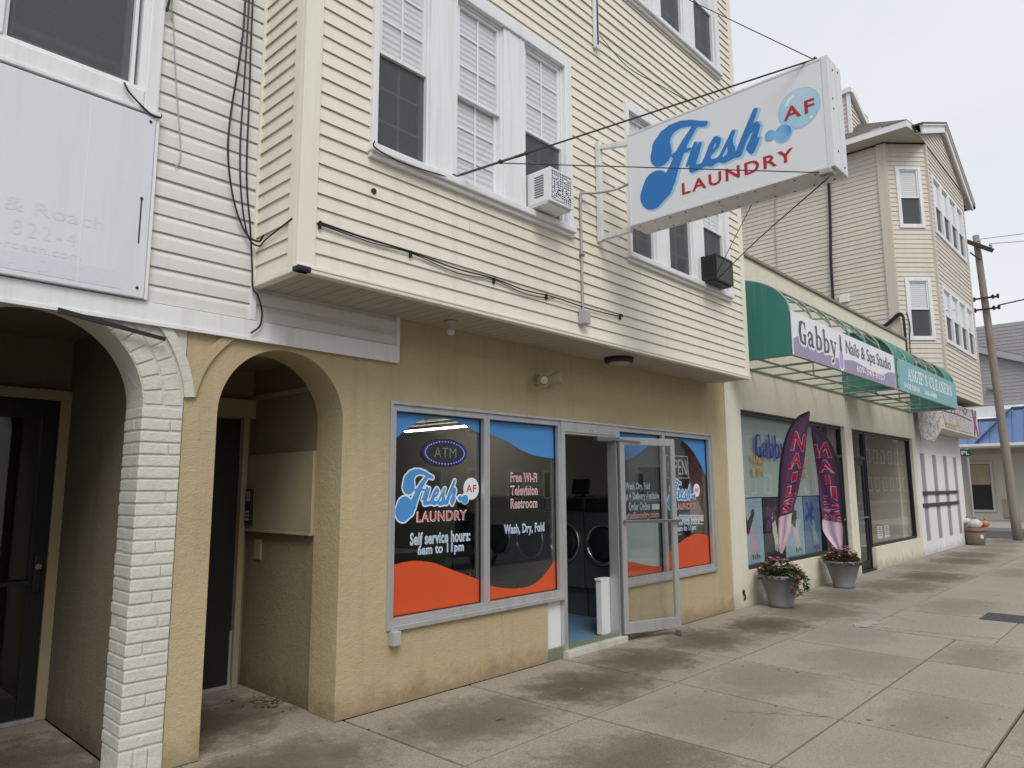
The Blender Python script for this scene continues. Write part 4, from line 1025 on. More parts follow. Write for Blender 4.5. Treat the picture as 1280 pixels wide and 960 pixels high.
wire('thin black cord sagging under the sill of the left yellow wall window group', [(2.73,BY-.075,3.96),(2.73,BY-.078,3.915),(2.9,BY-.078,3.885),(3.1,BY-.078,3.89),(3.3,BY-.078,3.91),(3.48,BY-.06,3.93)], .005, 'cable', 'cable', 'cable')
bm = NM(); bar(bm, (1.09,-.055,2.572), (1.66,-.06,2.497), .016, .022); bar(bm, (1.09,-.05,2.585), (1.45,-.05,2.535), .010, .012); tag(obj('loose_trim_strip', bm, M['black']), 'loose black strip hanging slanted under the white fascia over brick arch', 'trim strip')
bm = NM(); box(bm, 2.20, 2.30, BY-.046, BY+.02, 2.935, 2.972, .010); obj('corner_cap', bm, M['black'], B)
# paver block by the open door
b = bmesh.new(); box(b, -.10, .10, -.05, .05, 0, .065, .008); m_ = Matrix.Rotation(R(-18),4,'Z'); m_.translation = Vector((7.20,-.33,.0)); bm = NM(); join(bm, b, m_)
tag(obj('paver_block', bm, M['brickblock']), 'grey paver block holding the aluminium shop door open', 'paver block')

# ================================================================== inside the laundromat
def washer():
    t = thing('washing_machine', 'dark front loading washing machine nearest the shop door', 'washing machine', (7.45, .62, .0625), 'tall dark washing machines along the shop wall')
    x0, x1, y0, y1 = 7.05, 7.85, .352, .915
    bm = NM(); box(bm, x0, x1, y0, y1, .40, 1.30, .012); box(bm, x0+.06, x1, y0+.005, y1-.005, .0625, .40, .006); box(bm, x0+.05, x1, y0+.01, y1-.01, 1.30, 1.48, .012); obj('body', bm, M['steel_dark'], t)
    bm = NM(); box(bm, x0+.02, x0+.06, y0+.02, y1-.02, 1.315, 1.46, .01); box(bm, x0+.012, x0+.02, y0+.08, y0+.2, 1.35, 1.42); obj('control_panel', bm, M['black'], t)
    bm = NM(); lathe(bm, [(.245,x0-.0),(.25,x0-.03),(.235,x0-.042),(.205,x0-.03),(.20,x0)], (0,(y0+y1)/2,.93), 36, 'X', False); obj('door_ring', bm, M['chrome'], t, True)
    bm = NM(); lathe(bm, [(.205,x0-.02),(.16,x0-.045),(.08,x0-.06),(.01,x0-.062)], (0,(y0+y1)/2,.93), 30, 'X'); obj('door_glass', bm, M['black'], t, True)
    bm = NM(); box(bm, x0-.05, x0-.02, y1-.08, y1-.05, .88, .98, .006); obj('door_handle', bm, M['chrome'], t)
    return t
wm = washer()
for k, lb in ((1,'second dark washing machine from the shop door'),(2,'third dark washing machine from the shop door'),(3,'fourth dark washing machine, deep in the laundromat'),(4,'farthest dark washing machine in the row')):
    dup(wm, wm.location+Vector((0,.58*k,0)), lb)
t = thing('computer_monitor', 'black monitor standing on top of a dark washing machine', 'monitor', (7.3, 1.10, 1.48))
bm = NM(); obox(bm, (7.25,1.10,1.605), Vector((0,1,0)), Vector((-.97,0,.2)).normalized(), Vector((.2,0,.97)).normalized(), .13, .02, .095, .006); obj('screen', bm, M['black'], t)
bm = NM(); box(bm, 7.22, 7.40, 1.02, 1.18, 1.48, 1.495, .004); bar(bm, (7.3,1.10,1.495), (7.27,1.10,1.56), .05, .03); obj('stand', bm, M['black'], t)
t = thing('folding_table', 'grey folding table inside the laundromat behind the left window', 'table', (4.5, 2.2, .0625))
bm = NM(); box(bm, 3.7, 5.4, 1.8, 2.6, .86, .90, .006); obj('tabletop', bm, M['grey_paint'], t)
for x in (3.8, 5.3):
    for y in (1.88, 2.52): bm = NM(); tube(bm, [(x,y,.0625),(x,y,.86)], .022, 10, 0); obj('leg', bm, M['alu_dark'], t)
def chair():
    t = thing('chair', 'dark chair beside the folding table, the one nearer the left window', 'chair', (4.4,1.35,.0625), 'dark chairs inside the laundromat')
    bm = NM(); box(bm, 4.2, 4.6, 1.15, 1.55, .50, .53, .01); obj('seat', bm, M['black'], t)
    bm = NM(); box(bm, 4.2, 4.6, 1.10, 1.13, .70, .98, .01); obj('backrest', bm, M['black'], t)
    for x in (4.22,4.58):
        for y, top in ((1.12,.98),(1.53,.51)): bm = NM(); tube(bm, [(x,y,.0625),(x,y,top)], .014, 8, 0); obj('leg', bm, M['chrome'], t)
    return t
ch = chair(); dup(ch, ch.location+Vector((.85,.1,0)), 'dark chair beside the folding table, the one nearer the shop door', .3)
def washer_row():
    for k in range(4):
        dup(wm, Vector((3.75, 3.4+.58*k, .0625)), ['first','second','third','fourth'][k]+' dark machine against the left inner wall of the laundromat', math.pi)
washer_row()
t = thing('ceiling_lamp', 'lit white fluorescent tube lamp under the laundromat ceiling', 'ceiling lamp', (8.0,4.7,2.6))
bm = NM(); box(bm, 7.95, 8.05, 3.80, 5.62, 2.68, 2.715, .006); obj('fixture', bm, M['grey_paint'], t)
bm = NM(); tube(bm, [(8.0,3.84,2.60),(8.0,5.60,2.60)], .018, 12, 0); obj('tube', bm, M['fluor'], t)
# window signs
t = thing('led_sign', 'oval blue light sign reading ATM hung in the left shop window', 'led sign', (4.08,.12,1.78))
bm = NM(); pts = [(4.08+.255*math.cos(R(a)), 1.897+.122*math.sin(R(a))) for a in range(0,360,8)]; prism(bm, pts, [], XZ(.12), .03); obj('panel', bm, M['black'], t)
bm = NM()
for a in range(0, 360, 9): ell(bm, (4.08+.222*math.cos(R(a)), .117, 1.897+.095*math.sin(R(a))), .0065, .004, .0065, 8, 5)
obj('led_dots', bm, M['led_blue'], t)
text('lettering', 'ATM', t, M['grey_paint'], (3.955,.118,1.855), u3, v3, n3, .25, .085, -.012, 1.05)
t = thing('neon_sign', 'unlit tube sign reading OPEN in the window behind the open door', 'neon sign', (7.85,.12,1.69))
bm = NM(); frame_rect(bm, 7.66, 8.21, 1.70, 1.985, .115, .13, .012, None, None, None, .005); obj('border_tube', bm, M['neon_off'], t)
text('lettering', 'OPEN', t, M['neon_off'], (7.71,.118,1.745), u3, v3, n3, .45, .195, .0, 1.02)
# ================================================================== salon and cleaners building
A = thing('salon_building', 'pale yellow single storey stucco building with two black framed shopfronts', 'building', (13.8, 1.0, 0))
AX0, AX1 = 9.035, 18.50
y0 = -.018
out = [(AX0,0),(AX0,5.0),(AX1,5.0),(AX1,0),(15.06,0),(15.06,.42),(18.28,.42),(18.28,2.665),(14.15,2.665),(14.15,0),(13.76,0),(13.76,2.68),(9.49,2.68),(9.49,.455),(12.72,.455),(12.72,0)]
bm = NM(); prism(bm, out, [], XZ(y0), .32); obj('stucco_wall', bm, M['salon'], A)
bm = NM(); box(bm, AX0, AX0+.3, .302, 9, 0, 5.0); box(bm, AX1-.3, AX1, .302, 9, 0, 5.0); obj('side_wall', bm, M['salon'], A)
bm = NM(); box(bm, AX0-.02, AX1+.03, y0-.035, .36, 5.0, 5.05, .008); box(bm, AX0-.02, AX0+.33, .36, 9, 5.0, 5.05, .006); obj('coping', bm, M['cap_metal'], A)
bm = NM(); box(bm, AX0, AX1, .3, 9, 4.6, 4.7); obj('roof', bm, M['roof_flat'], A)
bm = NM(); box(bm, 13.93, 13.98, y0-.012, y0+.01, 0, 3.2, .004); obj('pilaster_strip', bm, M['salon'], A)
def shopfront(wx0, wx1, wz0, wz1, dx0, dx1, trz, recess=.0):
    bm = NM(); frame_rect(bm, wx0, wx1, wz0, wz1, .04, .12, .045, .05, .05, .055); f = obj('shop_window', bm, M['black_alu'], A)
    bm = NM(); quad(bm, (wx0+.03,.085,wz0+.03),(wx1-.03,.085,wz0+.03),(wx1-.03,.085,wz1-.03),(wx0+.03,.085,wz1-.03)); obj('pane', bm, M['salon_glass'], f)
    bm = NM(); frame_rect(bm, dx0, dx1, .0, wz1, .05, .13, .05, .05, 0, .055); box(bm, dx0+.05, dx1-.05, .05, .13, trz, trz+.06, .004); g = obj('door_frame', bm, M['black_alu'], A)
    bm = NM(); quad(bm, (dx0+.04,.09,trz+.05),(dx1-.04,.09,trz+.05),(dx1-.04,.09,wz1-.04),(dx0+.04,.09,wz1-.04)); obj('transom_pane', bm, M['salon_glass'], g)
    bm = NM(); frame_rect(bm, dx0+.055, dx1-.055, .03, trz-.005, .07, .11, .085, .085, .16, .09); d = obj('shop_door', bm, M['black_alu'], A)
    bm = NM(); quad(bm, (dx0+.13,.09,.18),(dx1-.13,.09,.18),(dx1-.13,.09,trz-.08),(dx0+.13,.09,trz-.08)); obj('glass', bm, M['salon_glass'], d)
    bm = NM(); bar(bm, (dx0+.1,.045,1.0), (dx1-.1,.045,1.0), .025, .03, .004); obj('push_bar', bm, M['alu_dark'], d)
    bm = NM(); box(bm, dx0, dx1, .0, .2, -.02, .03, .006); obj('threshold', bm, M['black_alu'], A)
    return f, d
f1, d1 = shopfront(9.495, 12.715, .46, 2.675, 12.725, 13.755, 2.10)
f2, d2 = shopfront(15.065, 18.275, .425, 2.66, 14.155, 15.055, 2.10)
bm = NM(); box(bm, 14.36, 14.86, .20, .22, .25, .95, .003); obj('door_notice', bm, M['paper'], d2)
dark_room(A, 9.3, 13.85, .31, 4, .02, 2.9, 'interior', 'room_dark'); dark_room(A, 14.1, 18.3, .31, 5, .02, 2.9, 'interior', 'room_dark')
# salon window dressing
bm = NM(); quad(bm, (9.52,.125,1.44),(12.69,.125,1.44),(12.69,.125,2.63),(9.52,.125,2.63)); obj('window_backing', bm, M['backing'], f1)
yy = .083
# "Gabby" on the glass: condensed serif strokes
def letters(s, x, z, h, w, place, wt=.115, thin=.04, res=.03, slant=0):
    """stroke drawn letters, unit box 1 wide x 1 high per glyph -> list of stroke lists"""
    G = {
     'G': [[(.86,.80,thin),(.74,.95,thin),(.5,1.0,thin*1.2),(.24,.86,wt),(.13,.5,wt*1.15),(.24,.14,wt),(.5,.0,thin*1.2),(.74,.06,thin)],[(.78,.05,wt*.8),(.78,.36,wt*.9)],[(.58,.40,thin),(.95,.40,thin)],[(.88,.72,thin),(.88,.98,thin)]],
     'a': [[(.16,.50,wt*.7),(.22,.60,thin),(.45,.66,thin*1.2),(.66,.52,wt*.9),(.66,.06,wt*.9),(.88,.02,thin)],[(.62,.40,thin),(.28,.30,wt*.6),(.16,.14,wt*.85),(.30,.0,thin*1.2),(.60,.12,thin)]],
     'b': [[(.05,1.0,thin),(.22,1.0,wt*.85),(.22,.04,wt*.9)],[(.28,.52,thin),(.52,.65,thin*1.2),(.78,.50,wt*.8),(.84,.32,wt*.95),(.76,.12,wt*.8),(.50,.0,thin*1.2),(.24,.08,thin)]],
     'y': [[(.0,.64,thin),(.36,.64,thin)],[(.66,.64,thin),(.98,.64,thin)],[(.16,.62,wt*.85),(.52,.04,wt*.85)],[(.82,.62,thin),(.50,-.06,thin*1.2),(.36,-.30,thin*1.4),(.18,-.34,wt*.7)]],
     'A': [[(.05,0,thin),(.36,0,thin)],[(.60,0,thin),(1,0,thin)],[(.18,0,thin),(.48,1,thin)],[(.48,.96,wt*.8),(.82,.02,wt*.95)],[(.28,.34,thin),(.64,.34,thin)]],
     'N': [[(.0,1,thin),(.24,1,thin)],[(.14,1,thin),(.14,0,thin)],[(.0,0,thin),(.30,0,thin)],[(.18,.98,wt*.8),(.82,.03,wt*.95)],[(.84,.0,thin),(.84,1,thin)],[(.68,1,thin),(1,1,thin)]],
     'I': [[(.22,1,thin),(.78,1,thin)],[(.5,1,wt),(.5,0,wt)],[(.22,0,thin),(.78,0,thin)]],
     'E': [[(.05,1,thin),(.86,1,thin),(.88,.78,thin)],[(.25,1,wt),(.25,0,wt)],[(.05,0,thin),(.88,0,thin),(.92,.24,thin)],[(.25,.52,thin),(.64,.52,thin)],[(.64,.62,thin),(.64,.42,thin)]],
     'S': [[(.82,.95,thin),(.82,.72,thin)],[(.80,.80,thin),(.6,.98,thin),(.3,.94,wt*.7),(.2,.74,wt*.85),(.5,.53,wt),(.82,.30,wt*.95),(.72,.06,wt*.7),(.42,.0,thin),(.18,.2,thin)],[(.16,.28,thin),(.16,.04,thin)]],
     'C': [[(.86,.78,thin),(.74,.94,thin),(.5,1.0,thin),(.24,.84,wt),(.14,.5,wt*1.1),(.24,.16,wt),(.5,.0,thin),(.76,.06,thin),(.9,.24,thin)],[(.88,.68,thin),(.88,.96,thin)]],
     'L': [[(.05,1,thin),(.5,1,thin)],[(.26,1,wt),(.26,0,wt)],[(.05,0,thin),(.88,0,thin),(.92,.3,thin)]],
     'R': [[(.05,1,thin),(.5,1,thin),(.78,.88,wt*.7),(.80,.68,wt*.8),(.5,.52,thin),(.26,.52,thin)],[(.25,1,wt),(.25,0,wt)],[(.05,0,thin),(.45,0,thin)],[(.5,.52,wt*.7),(.78,.06,wt*.9),(.98,.0,thin)]],
     "'": [[(.5,1.0,wt*.9),(.42,.74,thin)]], }
    out = []; u = x
    for c in s:
        if c == ' ': u += w*.45; continue
        adv = w*(.58 if c == 'I' else .36 if c == "'" else 1.0)
        ofs = w*.17 if c == 'I' else w*.29 if c == "'" else 0
        for st in G[c]: out.append([(u-ofs+q[0]*w*.88+slant*q[1]*h, z+q[1]*h, q[2]*min(h, w*1.4)) for q in st])
        u += adv
    return out
pxz = lambda y: (lambda a, b: Vector((a, y, b)))
st = letters('Gabby', 10.14, 2.03, .33, .225, None)
obj('lettering', sdf_bm(st, pxz(yy-.002), .0, .008), M['navy'], f1)
text('lettering', "'s", f1, M['navy'], (11.30,yy,2.03), u3, v3, n3, .16, .30, .02)
for s, z in (('NAILS', 1.94), ('& SPA', 1.77)):
    text('lettering', s, f1, M['gold'], (9.98,yy,z), u3, v3, n3, .48, .125, .03)
    text('lettering', s, f1, M['gold'], (11.62,yy,z-.02), u3, v3, n3, .52, .125, .03)
# salon posters: each its own board with a hand-and-flower picture
PR = random.Random(21)
def poster(x0, x1, bg, label, fig, fl):
    t = thing('poster', label, 'poster', ((x0+x1)/2, .14, .50), 'nail posters in the salon window')
    bm = NM(); box(bm, x0, x1, .13, .145, .50, 1.425, .002); obj('board', bm, M[bg], t)
    cx = (x0+x1)/2; w = x1-x0
    hand = [[(cx-.05*w,1.15,.07*w),(cx+.02*w,.95,.11*w)],[(cx+.0*w,.93,.10*w),(cx+.10*w,.78,.08*w)]]+[[(cx+(.0+.06*k)*w,.80,.028*w),(cx+(.02+.085*k)*w,.62-.02*(k % 2),.02*w)] for k in range(4)]
    obj('picture', sdf_bm(hand, pxz(.1285), 0, .015), M[fig], t)
    bl = [[(cx+PR.uniform(-.42,.1)*w, PR.uniform(.95,1.32), PR.uniform(.03,.07)*w), (cx+PR.uniform(-.42,.1)*w, PR.uniform(.95,1.32), PR.uniform(.02,.05)*w)] for _ in range(6)]
    bl += [[(cx+(.02+.085*k)*w,.62-.02*(k % 2),.026*w),(cx+(.03+.09*k)*w,.575,.016*w)] for k in range(4)]
    obj('picture', sdf_bm(bl, pxz(.127), 0, .012), M[fl], t)
poster(9.55, 10.36, 'poster_blue', 'pale blue nail poster with dark flowers, leftmost in the salon window', 'petal_pale', 'poster_dark')
poster(10.40, 11.12, 'poster_dark', 'dark nail poster between two blue ones in the salon window', 'poster_skin', 'flag_purple')
poster(11.16, 11.92, 'poster_blue', 'pale blue nail poster seen between the two purple flags', 'poster_skin', 'leaf')
poster(11.96, 12.66, 'poster_mid', 'deep blue nail poster nearest the salon door', 'poster_blue', 'navy')
for x, lb in ((15.62,'white paper notice in the cleaners window, the one nearer its door'),(16.08,'white paper notice in the cleaners window, the one farther from its door')):
    t = thing('paper_notice', lb, 'notice', (x+.15, .10, .53), 'notices in the cleaners window')
    bm = NM(); box(bm, x, x+.32, .094, .098, .54, .79); obj('sheet', bm, M['paper'], t)
    bm = NM()
    for k in range(4): box(bm, x+.05, x+.27-.04*(k % 2), .0925, .0935, .60+.04*k, .612+.04*k)
    box(bm, x+.12, x+.2, .0925, .0935, .745, .77); obj('print', bm, M['letter_grey'], t)
bm = NM(); lathe(bm, [(.03,y0-.012),(.035,y0-.004),(.03,y0+.0)], (9.30,0,.20), 12, 'Y'); tube(bm, [(9.30,y0-.01,.19),(9.29,y0-.03,.13),(9.30,y0-.012,.10)], .012); tag(obj('wall_pipe_stub', bm, M['black']), 'short black pipe stub low on the pale salon wall', 'pipe')

# awning ------------------------------------------------------------
W = thing('awning', 'green awning frame with salon and cleaners signs, partly open to its bare tubes', 'awning', (13.8, -.45, 3.3))
AY, AZ0, AZ1, AZT = -.93, 3.29, 3.86, 4.43
def prof(n=14, z0=AZ1, top=AZT, k=1.0):
    return [(AY*math.cos(R(90*i/n))*k-.02*(1-math.cos(R(90*i/n))), z0+(top-z0)*math.sin(R(90*i/n))) for i in range(n+1)]
for x in (9.12, 13.83, 18.42):
    poly = [(-.02,AZ0),(AY,AZ0)]+prof()
    bm = NM(); prism(bm, poly, [], lambda p, d, x=x: Vector((x+d, p[0], p[1])), .012); obj('end_panel', bm, M['green_canvas'], W)
bm = NM()
tb = .016
for k in range(13):
    x = 9.14+k*(18.40-9.14)/12
    tube(bm, [(x,p[0],p[1]) for p in prof(10)], tb, 6, 0); tube(bm, [(x,AY,AZ0),(x,-.03,AZ0)], tb, 6, 0); tube(bm, [(x,AY,AZ0),(x,AY,AZ1)], tb, 6, 0)
for y, z in ((AY,AZ0),(AY,AZ1),(-.03,AZ0),(-.03,AZT),(AY*.5,AZ0),(prof(10)[4][0],prof(10)[4][1]),(prof(10)[7][0],prof(10)[7][1])): tube(bm, [(9.13,y,z),(18.42,y,z)], tb, 6, 0)
for k in range(12):
    x = 9.14+k*(18.40-9.14)/12; x2 = x+(18.40-9.14)/12; P_ = prof(10)
    tube(bm, [(x,P_[1][0],P_[1][1]),(x2,P_[7][0],P_[7][1])], tb*.8, 6, 0)
for k in range(3, 13, 2):
    x = 9.14+k*(18.40-9.14)/12-.3; tube(bm, [(x,AY*.5,AZ0),(x,AY*.5,AZ0+.28),(x,AY,AZ0+.28)], tb, 6, 0)
obj('tube_frame', bm, M['green_frame'], W)
bm = NM()
for k in range(6, 12):      # remaining strips of green canvas on the curved top
    x = 9.14+k*(18.40-9.14)/12; P_ = prof(10)
    if k in (6, 7): 
        for i in range(0, 9): quad(bm, (x,P_[i][0]-.018,P_[i][1]+.01),(x+.52,P_[i][0]-.018,P_[i][1]+.01),(x+.52,P_[i+1][0]-.018,P_[i+1][1]+.01),(x,P_[i+1][0]-.018,P_[i+1][1]+.01))
    if k in (4, 5, 11):
        for i in range(0, 5): quad(bm, (x,P_[i][0]-.018,P_[i][1]+.01),(x+.5,P_[i][0]-.018,P_[i][1]+.01),(x+.5,P_[i+1][0]-.018,P_[i+1][1]+.01),(x,P_[i+1][0]-.018,P_[i+1][1]+.01))
obj('canvas', bm, M['green_canvas'], W); bm = NM()
quad(bm, (13.68,AY-.004,AZ0),(13.95,AY-.004,AZ0),(13.95,AY-.004,AZ1),(13.68,AY-.004,AZ1))
obj('canvas', bm, M['green_canvas'], W)
# salon sign
bm = NM(); box(bm, 9.11, 13.68, AY-.03, AY-.017, AZ0-.005, AZ1+.012, .002); g_ = obj('salon_sign', bm, M['mesh_white'], W)
ys_ = AY-.031
bm = NM(); pts = curve2([(9.13,3.50),(9.35,3.56),(9.6,3.50),(10.2,3.46),(10.9,3.45),(11.5,3.50),(12.2,3.455),(12.9,3.45),(13.3,3.53),(13.66,3.56)]); prism(bm, pts+[(13.66,AZ0),(9.13,AZ0)], [], XZ(ys_), 0); obj('mauve_band', bm, M['purple_soft'], g_)
st = letters('Gabby', 9.33, 3.475, .30, .292, None, .135, .05)
obj('lettering', sdf_bm(st, pxz(ys_-.001), .028, .012), M['white_letter'], g_)
obj('lettering', sdf_bm(st, pxz(ys_-.002), .0, .009), M['letter_grey'], g_)
obj('bottle_emblem', sdf_bm([[(10.93,3.38,.085),(10.93,3.50,.085)],[(10.93,3.6,.05),(10.93,3.80,.035)]], pxz(ys_-.001), .02, .012), M['white_letter'], g_)
obj('bottle_emblem', sdf_bm([[(10.93,3.385,.075),(10.93,3.50,.075)]], pxz(ys_-.002), 0, .012), M['lilac'], g_)
obj('bottle_emblem', sdf_bm([[(10.93,3.60,.045),(10.93,3.80,.03)]], pxz(ys_-.0025), 0, .01), M['letter_grey'], g_)
text('lettering', 'Nails & Spa Studio', g_, M['letter_grey'], (11.16,ys_,3.515), u3, v3, n3, 2.28, .27, .012)
text('lettering', '609-340-8557', g_, M['white_letter'], (11.58,ys_-.002,3.345), u3, v3, n3, 1.46, .105, .02, 1.05)
bm = NM(); box(bm, 13.93, 18.42, AY-.03, AY-.017, AZ0-.005, AZ1+.005, .002); g_ = obj('cleaners_sign', bm, M['teal_face'], W)
st = letters("ANGIE'S CLEANERS", 14.50, 3.545, .205, .243, None, .115, .04)
obj('lettering', sdf_bm(st, pxz(ys_-.001), .004, .014), M['white_letter'], g_)
text('lettering', 'SHOE REPAIR', g_, M['white_letter'], (14.18,ys_,3.355), u3, v3, n3, 1.12, .10, .03)
text('lettering', '345-6488', g_, M['white_letter'], (15.60,ys_,3.355), u3, v3, n3, .95, .10, .03)

# flower pots, plants, flags ---------------------------------------
def pot(px_, py_, label):
    t = thing('flower_pot', label, 'flower pot', (px_, py_, 0), 'grey flower pots by the salon wall')
    bm = NM(); lathe(bm, [(.150,0),(.163,.012),(.163,.05),(.158,.055),(.205,.22),(.252,.36),(.258,.368),(.278,.372),(.283,.385),(.283,.415),(.276,.424),(.262,.422),(.255,.39),(.24,.36)], (px_,py_,0), 40, cap=False); lathe(bm, [(.15,.002),(.01,.002)], (px_,py_,0), 40); obj('pot', bm, M['grey_pot'], t, True)
    bm = NM(); lathe(bm, [(.01,.385),(.15,.38),(.25,.365)], (px_,py_,0), 24); obj('soil', bm, M['soil'], t)
    return t
PX1, PY1, PX2, PY2 = 9.70, -.36, 12.12, -.37
pot(PX1, PY1, 'grey flower pot nearest the laundromat, its trailing plant spilling over the rim')
pot(PX2, PY2, 'grey flower pot by the salon door with a full leafy plant')
def leafq(bm, c, d, w, nrm_seed):
    d = Vector(d); s = d.cross(Vector((nrm_seed.uniform(-1,1), nrm_seed.uniform(-1,1), 1.2))).normalized()*w; c = Vector(c); dr = Vector((0,0,-.12*d.length))
    a, b, e, f = c, c+d*.45+s, c+d+dr, c+d*.45-s
    m_ = c+d*.5-Vector((0,0,.12*w))
    for tri in ((a,b,m_),(b,e,m_),(e,f,m_),(f,a,m_)): bm.faces.new([bm.verts.new(p) for p in tri])
def plant(px_, py_, label, trail, seed, reds):
    rg = random.Random(seed)
    t = thing('flowering_plant', label, 'plant', (px_, py_, .38), 'plants in the grey pots')
    bl, br, bp, bw, bs = NM(), NM(), NM(), NM(), NM()
    for k in range(620):
        a = rg.uniform(0, 2*math.pi); r = .27*math.sqrt(rg.random()); h = .41+.17*(1-(r/.29)**2)*rg.uniform(.5,1.15)+.02*math.sin(3*a+seed)+.03*math.cos(7*r*20+a)
        c = (px_+r*math.cos(a), py_+r*math.sin(a), h-.03)
        d = Vector((math.cos(a)*rg.uniform(.2,1)+rg.uniform(-.5,.5), math.sin(a)*rg.uniform(.2,1)+rg.uniform(-.5,.5), rg.uniform(.0,.9)))*rg.uniform(.045,.095)
        leafq(br if rg.random() < reds else bl, c, d, rg.uniform(.014,.027), rg)
    for k in range(60):
        a = rg.uniform(0, 2*math.pi); r = .25*math.sqrt(rg.random()); h = .44+.17*(1-(r/.29)**2)+rg.uniform(0,.06)
        c = Vector((px_+r*math.cos(a), py_+r*math.sin(a), h)); b = bp if rg.random() < .5 else bw
        for q in range(5): leafq(b, c, Vector((math.cos(q*1.256), math.sin(q*1.256), .25))*rg.uniform(.018,.03), .013, rg)
    for k in range(20):
        a = rg.uniform(0, 2*math.pi); r = rg.uniform(.02,.2); tube(bs, [(px_+r*.5*math.cos(a), py_+r*.5*math.sin(a), .37), (px_+r*math.cos(a), py_+r*math.sin(a), .52)], .004, 5, 0)
    if trail:
        for s in range(4):
            a = R(-150+rg.uniform(-22,75)); pts = [Vector((px_+.2*math.cos(a), py_+.2*math.sin(a), .46)), Vector((px_+.31*math.cos(a), py_+.31*math.sin(a), .43)), Vector((px_+(.33+rg.uniform(0,.05))*math.cos(a), py_+(.34)*math.sin(a), .43-rg.uniform(.10,.27)))]
            pp = smooth_path(pts, 7); tube(bs, pts, .004, 5)
            for p in pp[4:]:
                for q in range(4): leafq(br if rg.random() < .25 else bl, p, Vector((rg.uniform(-1,1), rg.uniform(-1,1), rg.uniform(-.8,.3))).normalized()*rg.uniform(.045,.08), .016, rg)
    obj('foliage', bl, M['leaf'], t); obj('red_foliage', br, M['leaf_red'], t); obj('flowers', bp, M['petal'], t); obj('flowers', bw, M['petal_pale'], t); obj('stems', bs, M['leaf'], t)
plant(PX1, PY1, 'plant with pink and white flowers trailing over the nearer grey pot', True, 4, .16)
plant(PX2, PY2, 'dense red tinged plant filling the pot by the salon door', False, 9, .36)
def feather_flag(x, left, right, label, pale_from, letter_rows, mirror, pole, sgn, pale_tip):
    t = thing('feather_flag', label, 'flag', (pole[0][0], pole[0][1], pole[0][2]), 'purple feather flags at the salon')
    bm = NM(); tube(bm, pole, .008, 8); obj('pole', bm, M['black'], t)
    Lp = [Vector((0, a, b)) for a, b in left]; Rp = [Vector((0, a, b)) for a, b in right]
    def at(P, s):
        f = s*(len(P)-1); i = min(int(f), len(P)-2); k = f-i
        a = P[max(i-1,0)]; b = P[i]; c = P[i+1]; d = P[min(i+2, len(P)-1)]
        return .5*((2*b)+(c-a)*k+(2*a-5*b+4*c-d)*k*k+(3*b-a-3*c+d)*k**3)
    def S(u, v, off=0):     # u across, v down 0..1
        p = at(Lp, v)*(1-u)+at(Rp, v)*u
        wv = .016*math.sin(9*u+5*v)*min(1, 3*u)*(.3+v)+.022*math.sin(4*v+2.5*u)
        return Vector((x+sgn*wv-off, p.y, p.z))
    bm = NM(); bm2 = NM(); nu, nv = 22, 60
    for mesh, v0, v1 in ((bm, 0, pale_from), (bm2, pale_from, 1)):
        m_ = int(nv*(v1-v0))+2
        g = [[mesh.verts.new(S(i/nu, v0+(v1-v0)*j/m_)) for i in range(nu+1)] for j in range(m_+1)]
        for j in range(m_):
            for i in range(nu): mesh.faces.new((g[j][i], g[j][i+1], g[j+1][i+1], g[j+1][i]))
    obj('banner', bm, M['flag_purple'], t, True); obj('banner_foot', bm2, M['flag_pale'], t, True)
    bm = NM(); bm3 = NM()
    for j in range(nv):
        if j/nv > pale_from: break
        for i in (0,):   # bound edge over the pole
            quad(bm, S(0, j/nv, .006), S(.07, j/nv, .006), S(.07, (j+1)/nv, .006), S(0, (j+1)/nv, .006))
    obj('pole_sleeve', bm, M['black'], t)
    for ch_, v0, v1, u0, u1 in letter_rows:
        for mt, grow, bold, off in (('flag_pink', .012, .05, .004), ('flag_red', 0, .02, .0065)):
            def place(a, b, v0=v0, v1=v1, u0=u0, u1=u1, grow=grow, off=off):
                a = 1-a if mirror else a
                return S(u0-grow+(u1-u0+2*grow)*a, v1+grow*.4-(v1-v0+grow*.8)*b, off)
            b = text('lettering', ch_, None, None, place, (1,0,0), (0,1,0), (0,0,1), 1, 1, bold)
            obj('lettering', b, M[mt], t)
    return t
feather_flag(9.66, [(-.905,2.59),(-.74,2.515),(-.60,2.33),(-.52,2.10),(-.472,1.9),(-.44,1.62),(-.424,1.42),(-.40,1.14),(-.392,.95),(-.40,.72)],
             [(-.915,2.57),(-.88,2.39),(-.855,2.24),(-.835,2.06),(-.805,1.90),(-.755,1.70),(-.69,1.48),(-.59,1.20),(-.55,.98),(-.42,.70)],
             'purple flag with upright red NAILS lettering rising from the nearer pot', .76, [('N',.205,.335,.34,.92),('A',.36,.475,.36,.92),('I',.505,.56,.55,.8),('L',.59,.66,.4,.9),('S',.68,.745,.3,.9)], False,
             [(9.66,-.40,.37),(9.66,-.395,.95),(9.66,-.402,1.2),(9.66,-.43,1.55),(9.66,-.472,1.9),(9.66,-.535,2.15),(9.66,-.62,2.36),(9.66,-.75,2.52),(9.66,-.905,2.59)], 1, 0)
